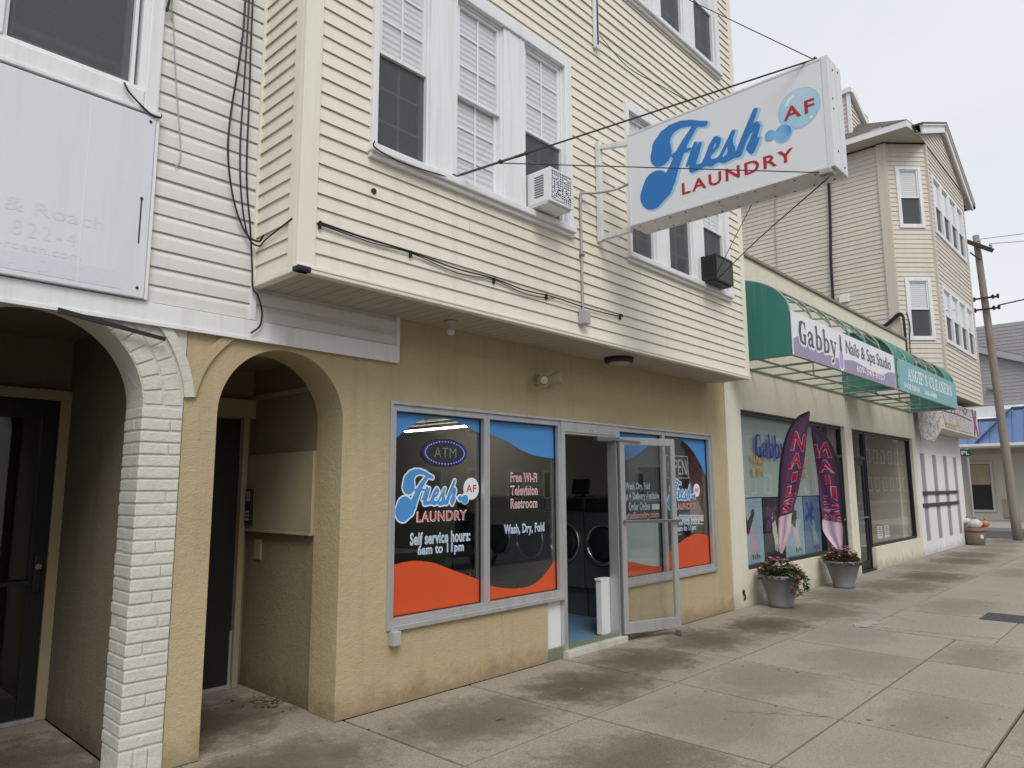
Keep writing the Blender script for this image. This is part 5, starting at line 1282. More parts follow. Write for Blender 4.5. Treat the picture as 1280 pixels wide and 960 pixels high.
feather_flag(12.10, [(-.03,2.60),(-.15,2.54),(-.29,2.37),(-.39,2.10),(-.435,1.85),(-.452,1.6),(-.455,1.30),(-.44,1.05),(-.42,.80),(-.40,.56)],
             [(-.024,2.58),(-.026,2.46),(-.03,2.32),(-.04,2.10),(-.055,1.88),(-.07,1.62),(-.085,1.36),(-.105,1.10),(-.12,.86),(-.30,.60)],
             'purple flag with mirrored NAILS lettering, back side, in the pot by the salon door', .80, [('N',.25,.35,.18,.9),('A',.375,.465,.2,.9),('I',.495,.545,.45,.65),('L',.565,.645,.25,.85),('S',.665,.745,.2,.9),('& SPA',.76,.795,.12,.95)], False,
             [(12.10,-.39,.37),(12.10,-.42,.80),(12.10,-.448,1.2),(12.10,-.452,1.6),(12.10,-.425,1.95),(12.10,-.335,2.26),(12.10,-.19,2.5),(12.10,-.04,2.6)], -1, 0)
# ================================================================== corner house
HX0, HX1, HF = 18.53, 23.25, -.63
C = thing('corner_house', 'tall beige sided corner house with bay windows and white painted ground floor', 'house', (20.9, 2, 0))
cut = [(18.93,19.34),(20.05,20.46),(21.16,21.57),(22.28,22.68)]
# ground floor white wall with four recessed slots
bm = NM(); prism(bm, [(HX0,0),(HX0,3.8),(HX1,3.8),(HX1,0)], [[(a,.31),(b,.31),(b,2.35),(a,2.35)] for a, b in cut], XZ(0), .022)
box(bm, HX1-.3, HX1, .03, 12, 0, 3.8); obj('ground_floor_wall', bm, M['corner_white'], C)
bm = NM(); quad(bm, (HX0,.018,.2),(HX1-.02,.018,.2),(HX1-.02,.018,2.6),(HX0,.018,2.6)); obj('slot_back', bm, M['slot_grey'], C)
bm = NM(); box(bm, 18.86, 22.38, -.03, -.001, 1.385, 1.46, .004); box(bm, 18.80, 22.38, -.03, -.001, 1.10, 1.18, .004); obj('wall_bar', bm, M['bar_dark'], C)
# upper floors
b0, b1 = (18.56, .10), (19.29, HF)
ZB, ZT = 3.78, 10.02
bm = NM()
wz = ((5.02,6.46),(7.78,9.34))
courses(bm, (18.56,14,4.9), (0,-1,0), (-1,0,0), 13.9, 4.9, ZT, .118, (), 'far')
ud = Vector((b1[0]-b0[0], b1[1]-b0[1], 0)); CLn = ud.length; ud.normalize(); un = Vector((ud.y,-ud.x,0))
cw = (.20, .84)
courses(bm, (b0[0],b0[1],ZB), ud, un, CLn, ZB, ZT, .118, [(cw[0]+.03, cw[1]-.03, a+.03, b-.03) for a, b in ((5.03,6.58),(7.83,9.42))], 'far')
fx0, fx1 = 19.55, 23.0
courses(bm, (b1[0],HF,ZB), (1,0,0), (0,-1,0), 23.28-b1[0], ZB, ZT, .118, [(fx0-b1[0]+.03, fx1-b1[0]-.03, a, b) for a, b in wz], 'far')
courses(bm, (23.28,HF,ZB), (0,1,0), (1,0,0), 12, ZB, ZT, .118, (), 'far')
obj('siding', bm, M['beige_siding'], C)
bm = NM()
for x, y in (b0, b1, (23.28, HF)): box(bm, x-.05, x+.05, y-.03, y+.06, ZB, ZT, .008); obj('corner_post', bm, M['beige_trim'], C); bm = NM()
box(bm, 18.5, 18.555, .16, .30, 4.9, ZT, .006); obj('corner_post', bm, M['beige_trim'], C)
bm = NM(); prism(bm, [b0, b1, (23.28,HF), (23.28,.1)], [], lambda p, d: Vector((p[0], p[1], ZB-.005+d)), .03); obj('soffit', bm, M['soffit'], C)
def house_window(x0, x1, z0, z1, uu, origin, nn):
    """window in a wall with its own axes: built at the origin facing -y, then turned"""
    m_ = Matrix.Identity(4)
    for j in range(3): m_[j][0] = uu[j]; m_[j][1] = -nn[j]; m_[j][2] = (0,0,1)[j]
    m_.translation = Vector(origin)
    zm = (z0+z1)/2
    b = bmesh.new(); frame_rect(b, x0, x1, z0, z1, -.045, .06, .085, .085, .10, .09, .008); frame_rect(b, x0+.085, x1-.085, zm-.022, z1-.09, -.02, .02, .032); frame_rect(b, x0+.085, x1-.085, z0+.10, zm+.018, .022, .05, .034)
    bm = NM(); join(bm, b, m_); w = obj('window', bm, M['white_trim'], C)
    b = bmesh.new(); quad(b, (x0+.1,.0,zm),(x1-.1,.0,zm),(x1-.1,.0,z1-.1),(x0+.1,.0,z1-.1)); quad(b, (x0+.1,.036,z0+.1),(x1-.1,.036,z0+.1),(x1-.1,.036,zm),(x0+.1,.036,zm)); bm = NM(); join(bm, b, m_); obj('pane', bm, M['pane'], w)
    b = bmesh.new(); quad(b, (x0+.1,.012,zm),(x1-.1,.012,zm),(x1-.1,.012,z1-.1),(x0+.1,.012,z1-.1)); bm = NM(); join(bm, b, m_); obj('blind', bm, M['blind'], w)
    b = bmesh.new(); quad(b, (x0+.09,.012,z0+.1),(x1-.09,.012,z0+.1),(x1-.09,.012,zm-.01),(x0+.09,.012,zm-.01)); bm = NM(); join(bm, b, m_); obj('insect_screen', bm, M['screen'], w)
    b = bmesh.new(); quad(b, (x0+.05,.30,z0),(x1-.05,.30,z0),(x1-.05,.30,z1),(x0+.05,.30,z1)); bm = NM(); join(bm, b, m_); obj('curtain', bm, M['curtain'], w)
for a, b in ((5.03,6.58),(7.83,9.42)): house_window(cw[0], cw[1], a, b, ud, (b0[0],b0[1],0), un)
for a, b in wz:
    for k in range(4):
        w_ = (fx1-fx0)/4; house_window(fx0+k*w_, fx0+(k+1)*w_-.01, a, b, Vector((1,0,0)), (0,HF,0), Vector((0,-1,0)))
# eaves, hipped skirt roof, gable
o = .50
e = [(18.08,9), (18.08,-.53), (19.0,-.63)]
EZ, RZ = 10.06, 10.75
bm = NM(); P0 = [(18.56,9),(18.56,.10),(19.29,HF),(20.0,HF),(20.0,1.2),(20,9)]
prism(bm, [e[0], e[1], e[2], (19.29,HF-.02), (19.29,HF), (18.56,.10), (18.56,9)], [], lambda p, d: Vector((p[0], p[1], EZ+d)), .02)
obj('eave_soffit', bm, M['beige_trim'], C)
bm = NM()
for a, b in ((e[0],e[1]),(e[1],e[2])): 
    d_ = Vector((b[0]-a[0], b[1]-a[1], 0)); L_ = d_.length; d_.normalize()
    obox(bm, ((a[0]+b[0])/2, (a[1]+b[1])/2, EZ+.085), d_, Vector((-d_.y,d_.x,0)), Vector((0,0,1)), L_/2+.01, .015, .085, .003)
obj('eave_fascia', bm, M['white_trim'], C)
bm = NM(); zt = EZ+.17
quad(bm, (e[0][0]-.03,e[0][1],zt), (e[1][0]-.03,e[1][1]-.02,zt), (19.25,.9,RZ+.35), (19.25,9,RZ+.35))
bm.faces.new([bm.verts.new(p) for p in ((e[1][0]-.03,e[1][1]-.02,zt),(e[2][0]-.01,e[2][1]-.03,zt),(19.25,.9,RZ+.35))])
obj('roof', bm, M['shingle'], C)
# front gable over the bay
gl, gp, gr = (18.45,10.06), (21.12,11.10), (24.0,9.72)
gy = HF-.02; o = .12
bm = NM(); zc = ZT-.0; z = 10.02
while z < 11.05:
    xl = gl[0]+(gp[0]-gl[0])*(z-gl[1])/(gp[1]-gl[1]); xr = gr[0]+(gp[0]-gr[0])*(z-gr[1])/(gp[1]-gr[1])
    z2_ = z+.118
    xl2 = gl[0]+(gp[0]-gl[0])*(z2_-gl[1])/(gp[1]-gl[1]); xr2 = gr[0]+(gp[0]-gr[0])*(z2_-gr[1])/(gp[1]-gr[1])
    if xr2 > xl2:
        quad(bm, (xl,gy-.018,z),(xr,gy-.018,z),(xr2,gy-.003,z2_),(xl2,gy-.003,z2_)); quad(bm, (xl,gy,z),(xr,gy,z),(xr,gy-.018,z),(xl,gy-.018,z))
    z += .118
obj('gable_siding', bm, M['beige_siding'], C)
bm = NM(); yo = HF-o-.03
for a, b in ((gl,gp),(gp,gr)):
    d_ = Vector((b[0]-a[0],0,b[1]-a[1])); L_ = d_.length; d_.normalize(); nz = Vector((-d_.z,0,d_.x))
    c_ = Vector(((a[0]+b[0])/2, yo+.02, (a[1]+b[1])/2))
    obox(bm, c_, d_, Vector((0,1,0)), nz, L_/2+.03, .02, .11, .005); obox(bm, c_+nz*.10+Vector((0,-.03,0)), d_, Vector((0,1,0)), nz, L_/2+.04, .03, .03, .004)
obj('rake_board', bm, M['white_trim'], C)
bm = NM()
for a, b in ((gl,gp),(gp,gr)):
    d_ = Vector((b[0]-a[0],0,b[1]-a[1])); L_ = d_.length; d_.normalize(); nz = Vector((-d_.z,0,d_.x))
    obox(bm, Vector(((a[0]+b[0])/2, yo+2.5, (a[1]+b[1])/2))+nz*.13, d_, Vector((0,1,0)), nz, L_/2+.06, 2.55, .02)
obj('roof', bm, M['shingle'], C)
bm = NM()
for a, b in ((gl,gp),(gp,gr)):
    d_ = Vector((b[0]-a[0],0,b[1]-a[1])); L_ = d_.length; d_.normalize(); nz = Vector((-d_.z,0,d_.x))
    obox(bm, Vector(((a[0]+b[0])/2, (yo+HF)/2+.02, (a[1]+b[1])/2))-nz*.07, d_, Vector((0,1,0)), nz, L_/2, o/2, .012)
quad(bm, (23.28,yo,9.86),(23.95,yo,9.80),(23.95,12,9.80),(23.28,12,9.86)); obj('gable_soffit', bm, M['beige_trim'], C)
bm = NM(); tube(bm, [(24.05,yo-.05,9.72),(24.05,12,9.72)], .05, 8, 0); obj('gutter', bm, M['black'], C)
# taller block behind
bm = NM(); courses(bm, (18.58,14,10.1), (0,-1,0), (-1,0,0), 13.15, 10.1, 11.66, .118, (), 'far'); courses(bm, (18.58,.85,10.1), (1,0,0), (0,-1,0), 1.6, 10.1, 11.66, .118, (), 'far'); obj('siding', bm, M['beige_siding'], C)
bm = NM(); box(bm, 18.48, 18.66, .75, 14, 11.66, 11.80, .01)
bar(bm, (18.6,.78,11.74), (21.05,.78,10.65), .10, .14); bar(bm, (18.56,.845,10.1), (18.56,.845,11.66), .08, .08); obj('parapet_trim', bm, M['white_trim'], C)
bm = NM(); box(bm, 18.6, 23.2, 1.0, 14, 9.9, 10.0); obj('roof_deck', bm, M['roof_flat'], C)
bm = NM(); box(bm, 18.50, 18.56, 1.18, 1.42, 6.18, 6.36, .01); obj('vent', bm, M['white_trim'], C)
wire('thick black cable running down the beige side wall of the corner house', [(18.50,1.46,9.6),(18.50,1.47,9.1),(18.50,1.50,8.2),(18.50,1.55,7.2),(18.49,1.57,5.1)], .035, 'cable', 'cable', 'cable')
wire('faint grey cable on the beige side wall of the corner house', [(18.52,2.9,9.4),(18.52,2.95,8.0),(18.52,2.9,6.3)], .012, 'galv', 'cable', 'cable')
def mast(bm):
    tube(bm, [(18.47,.0,5.62),(18.47,-.02,5.4),(18.47,-.02,4.0)], .03, 8); tube(bm, [(18.44,-.1,5.66),(18.46,-.14,5.3),(18.47,-.1,4.9),(18.47,-.1,4.0)], .014, 8)
wire('black service pipe bending over the salon parapet at the corner house', [(18.42,.55,5.30),(18.42,.28,5.48),(18.44,.08,5.64),(18.47,.0,5.62)], .045, 'cable', 'pipe', 'service_pipe', mast)
# painted shop sign wrapping the corner house bay
t = thing('mural_sign', 'colourful painted sign boxed under the corner house bay', 'shop sign', (21, -.3, 2.85))
bm = NM(); prism(bm, [(19.05,2.92),(23.2,2.88),(23.12,3.62),(19.05,3.58)], [], XZ(-.50), .46); obj('sign_box', bm, M['mural_cream'], t)
bm = NM(); prism(bm, [(18.98,3.60),(19.35,2.98),(22.4,2.95),(22.4,3.6)], [], XZ(-.512), .008); obj('painted_face', bm, M['graffiti'], t)
bm = NM(); b = [(18.62,-.10,3.70),(19.02,-.515,3.70),(19.02,-.515,2.95),(18.85,-.36,2.62),(18.66,-.12,2.66)]
vs = [bm.verts.new(p) for p in b]; vb = [bm.verts.new((p[0]+.05,p[1]+.05,p[2])) for p in b]; bm.faces.new(vs); bm.faces.new(vb[::-1])
for i in range(5): bm.faces.new((vs[i], vb[i], vb[(i+1)%5], vs[(i+1)%5]))
bmesh.ops.recalc_face_normals(bm, faces=bm.faces); obj('painted_end', bm, M['graffiti'], t)
st = [[(22.55,3.60,.06),(22.72,3.25,.07),(22.60,2.95,.05)],[(22.95,3.58,.06),(22.78,3.3,.06),(23.02,2.95,.06)]]
obj('painted_figure', sdf_bm(st, pxz(-.511), 0, .02), M['magenta'], t)
st = [[(19.25,3.34,.014),(20.6,3.36,.014),(22.3,3.30,.016)],[(20.0,3.36,.02),(20.2,3.56,.02),(20.4,3.38,.02)],[(20.9,3.40,.02),(20.9,3.58,.02)],[(21.3,3.52,.018),(21.6,3.42,.02),(21.9,3.55,.018),(21.6,3.58,.015),(21.3,3.5,.015)],[(20.05,3.44,.012),(20.35,3.44,.012)]]
obj('painted_letters', sdf_bm(st, pxz(-.515), 0, .012), M['bar_dark'], t)
st = [[(19.3,3.06,.02),(20.2,3.04,.03),(20.8,3.08,.02)]]
obj('painted_stripe', sdf_bm(st, pxz(-.514), 0, .014), M['gold'], t)

# ================================================================== pumpkin barrel, street sign, pole
t = thing('barrel', 'brown barrel planter with a small white tag at the corner', 'barrel', (22.95,-.22,0))
bm = NM(); lathe(bm, [(.18,0),(.215,.04),(.24,.2),(.245,.34),(.235,.44),(.22,.46),(.20,.44),(.18,.40)], (22.95,-.22,0), 28, cap=False); obj('barrel_body', bm, M['basket'], t, True)
bm = NM(); lathe(bm, [(.246,.34),(.252,.345),(.252,.38),(.24,.39)], (22.95,-.22,0), 28, cap=False); lathe(bm, [(.20,.40),(.01,.40)], (22.95,-.22,0), 28); obj('hoop', bm, M['burgundy'], t, True)
b = bmesh.new(); box(b, -.04, .04, -.003, .003, .18, .28); m_ = Matrix.Rotation(R(-42),4,'Z'); m_.translation = Vector((22.95-.165,-.22-.185,0)); bm = NM(); join(bm, b, m_); obj('tag', bm, M['paper'], t)
def pump(label, c, r, mat):
    t = thing('pumpkin', label, 'pumpkin', (c[0],c[1],c[2]-r*.75))
    bm = NM(); ell(bm, c, r, r, r*.78, 30, 14, 9, .10); obj('flesh', bm, M[mat], t, True)
    bm = NM(); tube(bm, [(c[0],c[1],c[2]+r*.68),(c[0]+.01,c[1],c[2]+r*.9),(c[0]+.03,c[1],c[2]+r*1.05)], .014, 6); obj('stem', bm, M['soil'], t)
pump('large pale pumpkin resting on top of the brown barrel', (22.86,-.26,.56), .17, 'pumpkin_white')
pump('orange pumpkin at the right rim of the brown barrel', (23.12,-.43,.56), .12, 'pumpkin')
pump('smaller pale orange pumpkin at the back of the barrel', (22.95,-.05,.62), .12, 'pumpkin_white')
rg = random.Random(31); bm = NM()
for k in range(150):
    c = Vector((23.0+rg.uniform(-.17,.2), -.25+rg.uniform(-.2,.2), .46+rg.uniform(0,.2))); leafq(bm, c, Vector((rg.uniform(-1,1), rg.uniform(-1,1), rg.uniform(-.2,.8)))*.07, .02, rg)
tag(obj('burgundy_plant', bm, M['burgundy']), 'dark burgundy foliage between the pumpkins on the barrel', 'plant')
t = thing('street_sign', 'green street name sign on a slim grey post at the corner', 'street sign', (24.4, .05, 0))
bm = NM(); tube(bm, [(24.4,.05,-.02),(24.4,.05,2.66)], .035, 10, 0); obj('post', bm, M['grey_paint'], t)
bm = NM(); box(bm, 24.345, 24.36, -.05, .80, 2.44, 2.63, .004); bl_ = obj('blade', bm, M['sign_green'], t)
text('lettering', 'RS PL', bl_, M['white_letter'], (24.344,.46,2.48), (0,-1,0), v3, (-1,0,0), .48, .11, .02)
t = thing('utility_pole', 'leaning weathered wooden utility pole with crossarm at the street corner', 'utility pole', (25.65,-.78,-.1))
PT = Vector((25.65,-.52,9.35)); PB = Vector((25.65,-.79,-.1))
bm = NM(); tube(bm, [PB, (PB*2+PT)/3, (PB+2*PT)/3, PT], .13, 16, 4, .09); obj('post', bm, M['pole'], t, True)
bm = NM(); bar(bm, (25.45,.35,9.62), (25.50,-.95,8.72), .10, .12, .01); bar(bm, (25.48,-.35,8.8), (25.5,-.60,8.5), .04, .04); obj('crossarm', bm, M['dark_wood'], t)
for y, z in ((.3,9.62),(-.62,8.98),(-.9,8.78)): bm = NM(); lathe(bm, [(.03,0),(.05,.03),(.03,.06),(.05,.09),(.03,.12),(.02,.16)], (25.47,y,z+.03), 12); obj('insulator', bm, M['galv'], t)
for z in (6.95,7.3): 
    bm = NM(); bar(bm, (25.5,-.30,z), (25.5,-.95,z-.02), .05, .05); obj('bracket', bm, M['dark_wood'], t)
    for y in (-.33,-.82,-.95): bm = NM(); lathe(bm, [(.02,-.08),(.045,-.05),(.03,-.02),(.045,.02),(.02,.06)], (25.48,y,z), 10); obj('insulator', bm, M['cable'], t)
ug = 'overhead wires at the corner pole'
wire('topmost overhead wire leaving the corner pole crossarm', [(25.47,-.62,9.16),(26.2,-6,8.9),(28,-16,9.1)], .011, 'grey_paint', 'wire', 'overhead_wire')
wire('second overhead wire leaving the outer end of the crossarm', [(25.47,-.9,8.95),(26.2,-6,8.45),(28,-16,8.5)], .011, 'grey_paint', 'wire', 'overhead_wire')
wire('dark service wire rising from the pole insulators to the right', [(25.48,-.95,7.0),(26.6,-5,7.6),(29,-16,8.9)], .02, 'cable', 'wire', 'overhead_wire')

# ================================================================== blue roofed building across the side street
D = thing('blue_roof_building', 'building across the side street with blue metal fascia and grey sided upper floor', 'building', (41, 4, 0))
GX = 38.0; k_ = (GX-37)/4
bm = NM(); courses(bm, (GX+.6,20,4.9), (0,-1,0), (-1,0,0), 24, 4.9, 8.9, .16, (), 'far'); obj('grey_siding', bm, M['gray_siding'], D)
bm = NM(); box(bm, GX+1.42, GX+8, -4, 20, 0, 3.6); obj('ground_floor_wall', bm, M['far_cream'], D)
bm = NM(); box(bm, GX+.55, GX+.62, -4, 20, 4.7, 5.15, .01); box(bm, GX-.6, GX+.6, -4, 20, 3.30, 3.42, .01); obj('fascia_board', bm, M['white_trim'], D)
bm = NM(); box(bm, GX-.58, GX+1.42, -4, 20, 3.24, 3.299); box(bm, GX+1.38, GX+1.415, -4, 20, 3.02, 3.24, .004); obj('canopy_soffit', bm, M['soffit'], D); MX = GX; GX = GX+1.4
bm = NM()
def slope(y0_, y1_, z0_, z1_, x0_, x1_): quad(bm, (x0_,y1_,z0_),(x0_,y0_,z0_),(x1_,y0_,z1_),(x1_,y1_,z1_))
GX = MX
slope(1.15, 20, 3.42, 4.50, GX-.58, GX+.1); slope(-4, 1.15, 3.42, 4.95, GX-.58, GX+.15)
yk = 19.6
while yk > -4:
    zt_ = 4.50 if yk > 1.15 else 4.95; xt_ = GX+.1 if yk > 1.15 else GX+.15
    bar(bm, (GX-.595,yk,3.42), (xt_-.015,yk,zt_), .03, .05); yk -= .42
obj('blue_mansard', bm, M['blue_metal'], D); bm = NM()
bar(bm, (GX-.61,2.05,3.50), (GX-.08,.72,4.92), .10, .08); bar(bm, (GX+.08,1.15,4.52), (GX+.08,20,4.52), .08, .10); bar(bm, (GX+.13,-4,4.97), (GX+.13,.75,4.97), .08, .10)
obj('mansard_trim', bm, M['blue_dark'], D)
bm = NM(); quad(bm, (GX+.1,20,4.5),(GX+.1,1.15,4.5),(GX+.62,1.15,4.72),(GX+.62,20,4.72)); quad(bm, (GX+.15,-4,4.95),(GX+.62,-4,5.0),(GX+.62,1.15,5.0),(GX+.15,1.15,4.95)); obj('flashing', bm, M['white_trim'], D)
bm = NM(); roofz = lambda y: 7.30+.395*(y-.10)
bm2 = NM()
for a, b in ((-4,10),):
    quad(bm, (GX+.35,a,roofz(a)),(GX+.35,b,roofz(b)),(GX+8,b,roofz(b)),(GX+8,a,roofz(a)))
    quad(bm2, (GX+.34,a,roofz(a)-.02),(GX+.34,a,roofz(a)-.32),(GX+.34,b,roofz(b)-.32),(GX+.34,b,roofz(b)-.02)); quad(bm2, (GX+.34,a,roofz(a)-.32),(GX+.62,a,roofz(a)-.32),(GX+.62,b,roofz(b)-.32),(GX+.34,b,roofz(b)-.32))
obj('roof', bm, M['roof_flat'], D); obj('rake_board', bm2, M['grey_paint'], D)
GX = MX+1.4
bm = NM(); frame_rect_y = lambda y0_, y1_, z0_, z1_, w: [box(bm, GX-.04, GX+.02, *q, .005) for q in ((y0_,y0_+w,z0_,z1_),(y1_-w,y1_,z0_,z1_),(y0_+w,y1_-w,z0_,z0_+w),(y0_+w,y1_-w,z1_-w,z1_))]
frame_rect_y(1.87, 2.90, .36, 2.68, .11); w = obj('window', bm, M['far_cream'], D)
bm = NM(); box(bm, GX-.01, GX+.025, 1.97, 2.80, .47, 2.57); obj('pane', bm, M['black'], w)
bm = NM(); box(bm, GX-.016, GX-.0102, 2.0, 2.76, 1.62, 2.55); obj('blind', bm, M['tan_wood'], w)
bm = NM(); box(bm, GX-.03, GX+.02, 1.1, 1.62, .1, .95, .01); obj('wall_box', bm, M['tan_wood'], D)
bm = NM(); box(bm, GX-.02, GX+.02, -4, .62, 0, 2.8, .004)
for k in range(18): box(bm, GX-.035, GX-.02, .6-.25*k-.012, .6-.25*k+.012, .05, 2.78)
obj('shutter', bm, M['far_cream'], D)
bm = NM(); lathe(bm, [(.12,0),(.16,.05),(.16,.12)], (MX+.52,1.45,5.9), 14); box(bm, MX+.45, MX+.6, 1.2, 1.32, 5.85, 6.05); tag(obj('meter_box', bm, M['galv']), 'small grey utility meter on the grey siding behind the leaning pole', 'meter')

# ================================================================== across the main street (seen only as reflections in the shop glass)
def facing_house(x0, x1, h, mat, label):
    t = thing('facing_house', label, 'house', ((x0+x1)/2, -22, 0), 'houses across the main street')
    bm = NM(); box(bm, x0, x1, -30, -19.7, -.05, h); obj('wall', bm, M[mat], t)
    bm = NM(); xm = (x0+x1)/2; quad(bm, (x0-.4,-19.3,h),(x1+.4,-19.3,h),(xm+2,-25,h+2.2),(xm-2,-25,h+2.2)); quad(bm, (x0-.4,-30.3,h),(x1+.4,-30.3,h),(xm+2,-25,h+2.2),(xm-2,-25,h+2.2))
    bm.faces.new([bm.verts.new(p) for p in ((x0-.4,-19.3,h),(x0-.4,-30.3,h),(xm-2,-25,h+2.2))]); bm.faces.new([bm.verts.new(p) for p in ((x1+.4,-19.3,h),(x1+.4,-30.3,h),(xm+2,-25,h+2.2))]); obj('roof', bm, M['shingle'], t)
    n_ = int((x1-x0)/2.6)
    for f in range(int(h//3)):
        for k in range(n_):
            cx = x0+(k+.5)*(x1-x0)/n_; z = 1.0+f*3
            bm = NM(); frame_rect(bm, cx-.6, cx+.6, z, z+1.5, -19.62, -19.7, .12); wd = obj('window', bm, M['white_trim'], t)
            bm = NM(); quad(bm, (cx-.5,-19.67,z+.1),(cx+.5,-19.67,z+.1),(cx+.5,-19.67,z+1.4),(cx-.5,-19.67,z+1.4)); obj('pane', bm, M['black'], wd)
facing_house(-6, 4.5, 6.3, 'house_b', 'brown sided house across the street, seen reflected in the laundromat glass')
facing_house(7, 17, 6.4, 'house_a', 'white sided house across the street, seen reflected in the salon glass')
facing_house(19.5, 33, 9.3, 'house_c', 'tall taupe house across the street, seen reflected in the cleaners window')
facing_house(36, 50, 6.5, 'house_a', 'white sided house far along the opposite side of the street')
facing_house(52, 74, 9.6, 'house_b', 'long brown block beyond the white house across the street')
facing_house(78, 120, 9.4, 'house_b', 'farthest brown block along the opposite side of the street')
def car(x, y, mat, label):
    t = thing('parked_car', label, 'car', (x, y, -.13))
    bm = NM(); pr = [(-2.2,.32),(-2.25,.55),(-2.1,.78),(-1.2,.92),(-.55,1.40),(.75,1.42),(1.45,.98),(2.1,.90),(2.25,.6),(2.2,.32)]
    prism(bm, pr, [], lambda p, d: Vector((x+p[0], y-.85+d, -.13+p[1])), 1.7)
    bmesh.ops.bevel(bm, geom=[e_ for e_ in bm.edges if e_.calc_face_angle(0) > .3], offset=.06, segments=2, affect='EDGES'); obj('body', bm, M[mat], t)
    bm = NM()
    for s in (y-.86, y+.86): bm.faces.new([bm.verts.new((x+a, s, -.13+b)) for a, b in ((-1.0,.96),(-.5,1.34),(.70,1.36),(1.25,.98))])
    obj('side_windows', bm, M['black'], t)
    for dx in (-1.35, 1.4):
        for dy in (-.78, .78):
            bm = NM(); lathe(bm, [(.2,-.1),(.32,-.1),(.33,0),(.32,.1),(.2,.1)], (x+dx, y+dy, -.13+.33), 24, 'Y'); wh = obj('wheel', bm, M['tyre'], t)
            bm = NM(); lathe(bm, [(.20,-.105),(.02,-.09),(.02,.09),(.20,.105)], (x+dx, y+dy, -.13+.33), 18, 'Y'); obj('rim', bm, M['alu'], wh)
car(9.5, -7.2, 'car_dark', 'dark grey parked car at the kerb, seen reflected in the shop glass')
car(24, -7.3, 'car_silver', 'silver parked car at the kerb, seen reflected in the cleaners window')

# litter -------------------------------------------------------------
rg = random.Random(17); bm = NM()
for k in range(46):
    c = Vector((2.86+rg.gauss(0,.05), .72+rg.gauss(0,.13), .006+rg.uniform(0,.035))); leafq(bm, c, Vector((rg.uniform(-1,1), rg.uniform(-1,1), rg.uniform(-.1,.4)))*.05, .015, rg)
o_ = obj('dry_leaves', bm, M['dry_leaf']); o_['kind'] = 'stuff'; o_['label'] = 'small drift of dry brown leaves in the recessed entrance'; o_['category'] = 'leaves'
bm = NM(); leafq(bm, (3.72,-.83,.012), (.09,.02,.02), .022, rg); leafq(bm, (3.76,-.82,.012), (.05,-.04,.02), .018, rg); tag(obj('fallen_leaf', bm, M['pumpkin']), 'single orange fallen leaf on the damp stained slab', 'leaf')
bm = NM()
for k in range(90):
    x, y = rg.uniform(2.9,14), -abs(rg.gauss(0,1.0))-.05
    c = Vector((x, y, .004)); r = rg.uniform(.004,.011); vs = [bm.verts.new(c+Vector((r*math.cos(a+rg.uniform(0,.6))*rg.uniform(.6,1), r*math.sin(a)*rg.uniform(.6,1), rg.uniform(0,.004)))) for a in (0,1.2,2.5,3.8,5.0)]; bm.faces.new(vs)
o_ = obj('litter_specks', bm, M['kerb']); o_['kind'] = 'stuff'; o_['label'] = 'pale specks of litter and grit scattered over the slabs'; o_['category'] = 'litter'

# ================================================================== camera, light, world
cam = bpy.data.cameras.new('camera'); co = bpy.data.objects.new('camera', cam); COL.objects.link(co)
yaw, pit, rol = R(42.92553602), R(8.2765964), R(.30954868)
f = Vector((math.cos(pit)*math.cos(yaw), math.cos(pit)*math.sin(yaw), math.sin(pit))); r_ = Vector((math.sin(yaw), -math.cos(yaw), 0)); d_ = f.cross(r_)
r2 = math.cos(rol)*r_+math.sin(rol)*d_; d2 = -math.sin(rol)*r_+math.cos(rol)*d_
mw = Matrix.Identity(4)
for j in range(3): mw[j][0] = r2[j]; mw[j][1] = -d2[j]; mw[j][2] = -f[j]
mw.translation = Vector((0,-4.46,1.6)); co.matrix_world = mw
cam.sensor_width = 36; cam.lens = 890.087/1280*36; cam.clip_start = .05; cam.clip_end = 2000
scene.camera = co

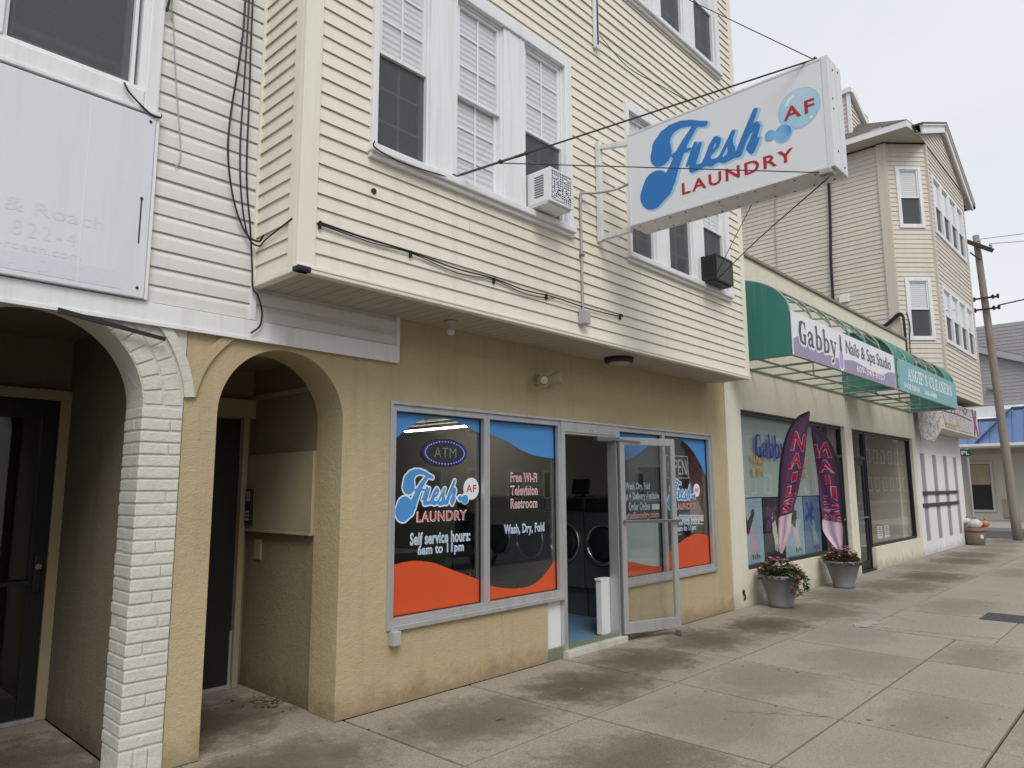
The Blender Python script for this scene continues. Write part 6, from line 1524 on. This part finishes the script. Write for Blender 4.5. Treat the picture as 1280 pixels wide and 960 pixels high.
SUN_EL, SUN_AZ = R(48), R(218)      # direction towards the sun, angle from +x
sd = Vector((math.cos(SUN_EL)*math.cos(SUN_AZ+R(20)), math.cos(SUN_EL)*math.sin(SUN_AZ+R(20)), math.sin(SUN_EL)))
sun = bpy.data.lights.new('sun', 'SUN'); so = bpy.data.objects.new('sun', sun); COL.objects.link(so)
sun.energy = 1.5; sun.angle = R(28); sun.color = (1,.975,.94); so.rotation_euler = sd.to_track_quat('Z','Y').to_euler(); so.location = (0,-10,20)
wd = bpy.data.worlds.new('World'); scene.world = wd; wd.use_nodes = True
nt = wd.node_tree; bg = nt.nodes['Background']; bg.inputs['Strength'].default_value = .1
sky = nt.nodes.new('ShaderNodeTexSky'); sky.sky_type = 'NISHITA'; sky.sun_disc = False; sky.sun_elevation = SUN_EL
sky.sun_rotation = math.atan2(sd.x, sd.y); sky.dust_density = 4
tc = nt.nodes.new('ShaderNodeTexCoord'); mp = nt.nodes.new('ShaderNodeMapping'); mp.inputs['Scale'].default_value = (1,1,2.4); nt.links.new(tc.outputs['Generated'], mp.inputs['Vector'])
no = nt.nodes.new('ShaderNodeTexNoise'); no.inputs['Scale'].default_value = 2.2; no.inputs['Detail'].default_value = 5; nt.links.new(mp.outputs[0], no.inputs['Vector'])
cr = nt.nodes.new('ShaderNodeValToRGB'); cr.color_ramp.elements[0].position = .3; cr.color_ramp.elements[1].position = .72
cr.color_ramp.elements[0].color = (7.1,7.3,7.8,1); cr.color_ramp.elements[1].color = (7.8,7.95,8.25,1); nt.links.new(no.outputs['Fac'], cr.inputs['Fac'])
mx = nt.nodes.new('ShaderNodeMix'); mx.data_type = 'RGBA'; mx.inputs[0].default_value = .92
nt.links.new(sky.outputs[0], mx.inputs[6]); nt.links.new(cr.outputs['Color'], mx.inputs[7]); nt.links.new(mx.outputs[2], bg.inputs['Color'])
scene.view_settings.view_transform = 'Standard'; scene.view_settings.look = 'None'; scene.view_settings.exposure = .22; scene.view_settings.gamma = 1
scene.render.engine = 'CYCLES'; scene.cycles.max_bounces = 8; scene.cycles.transparent_max_bounces = 16
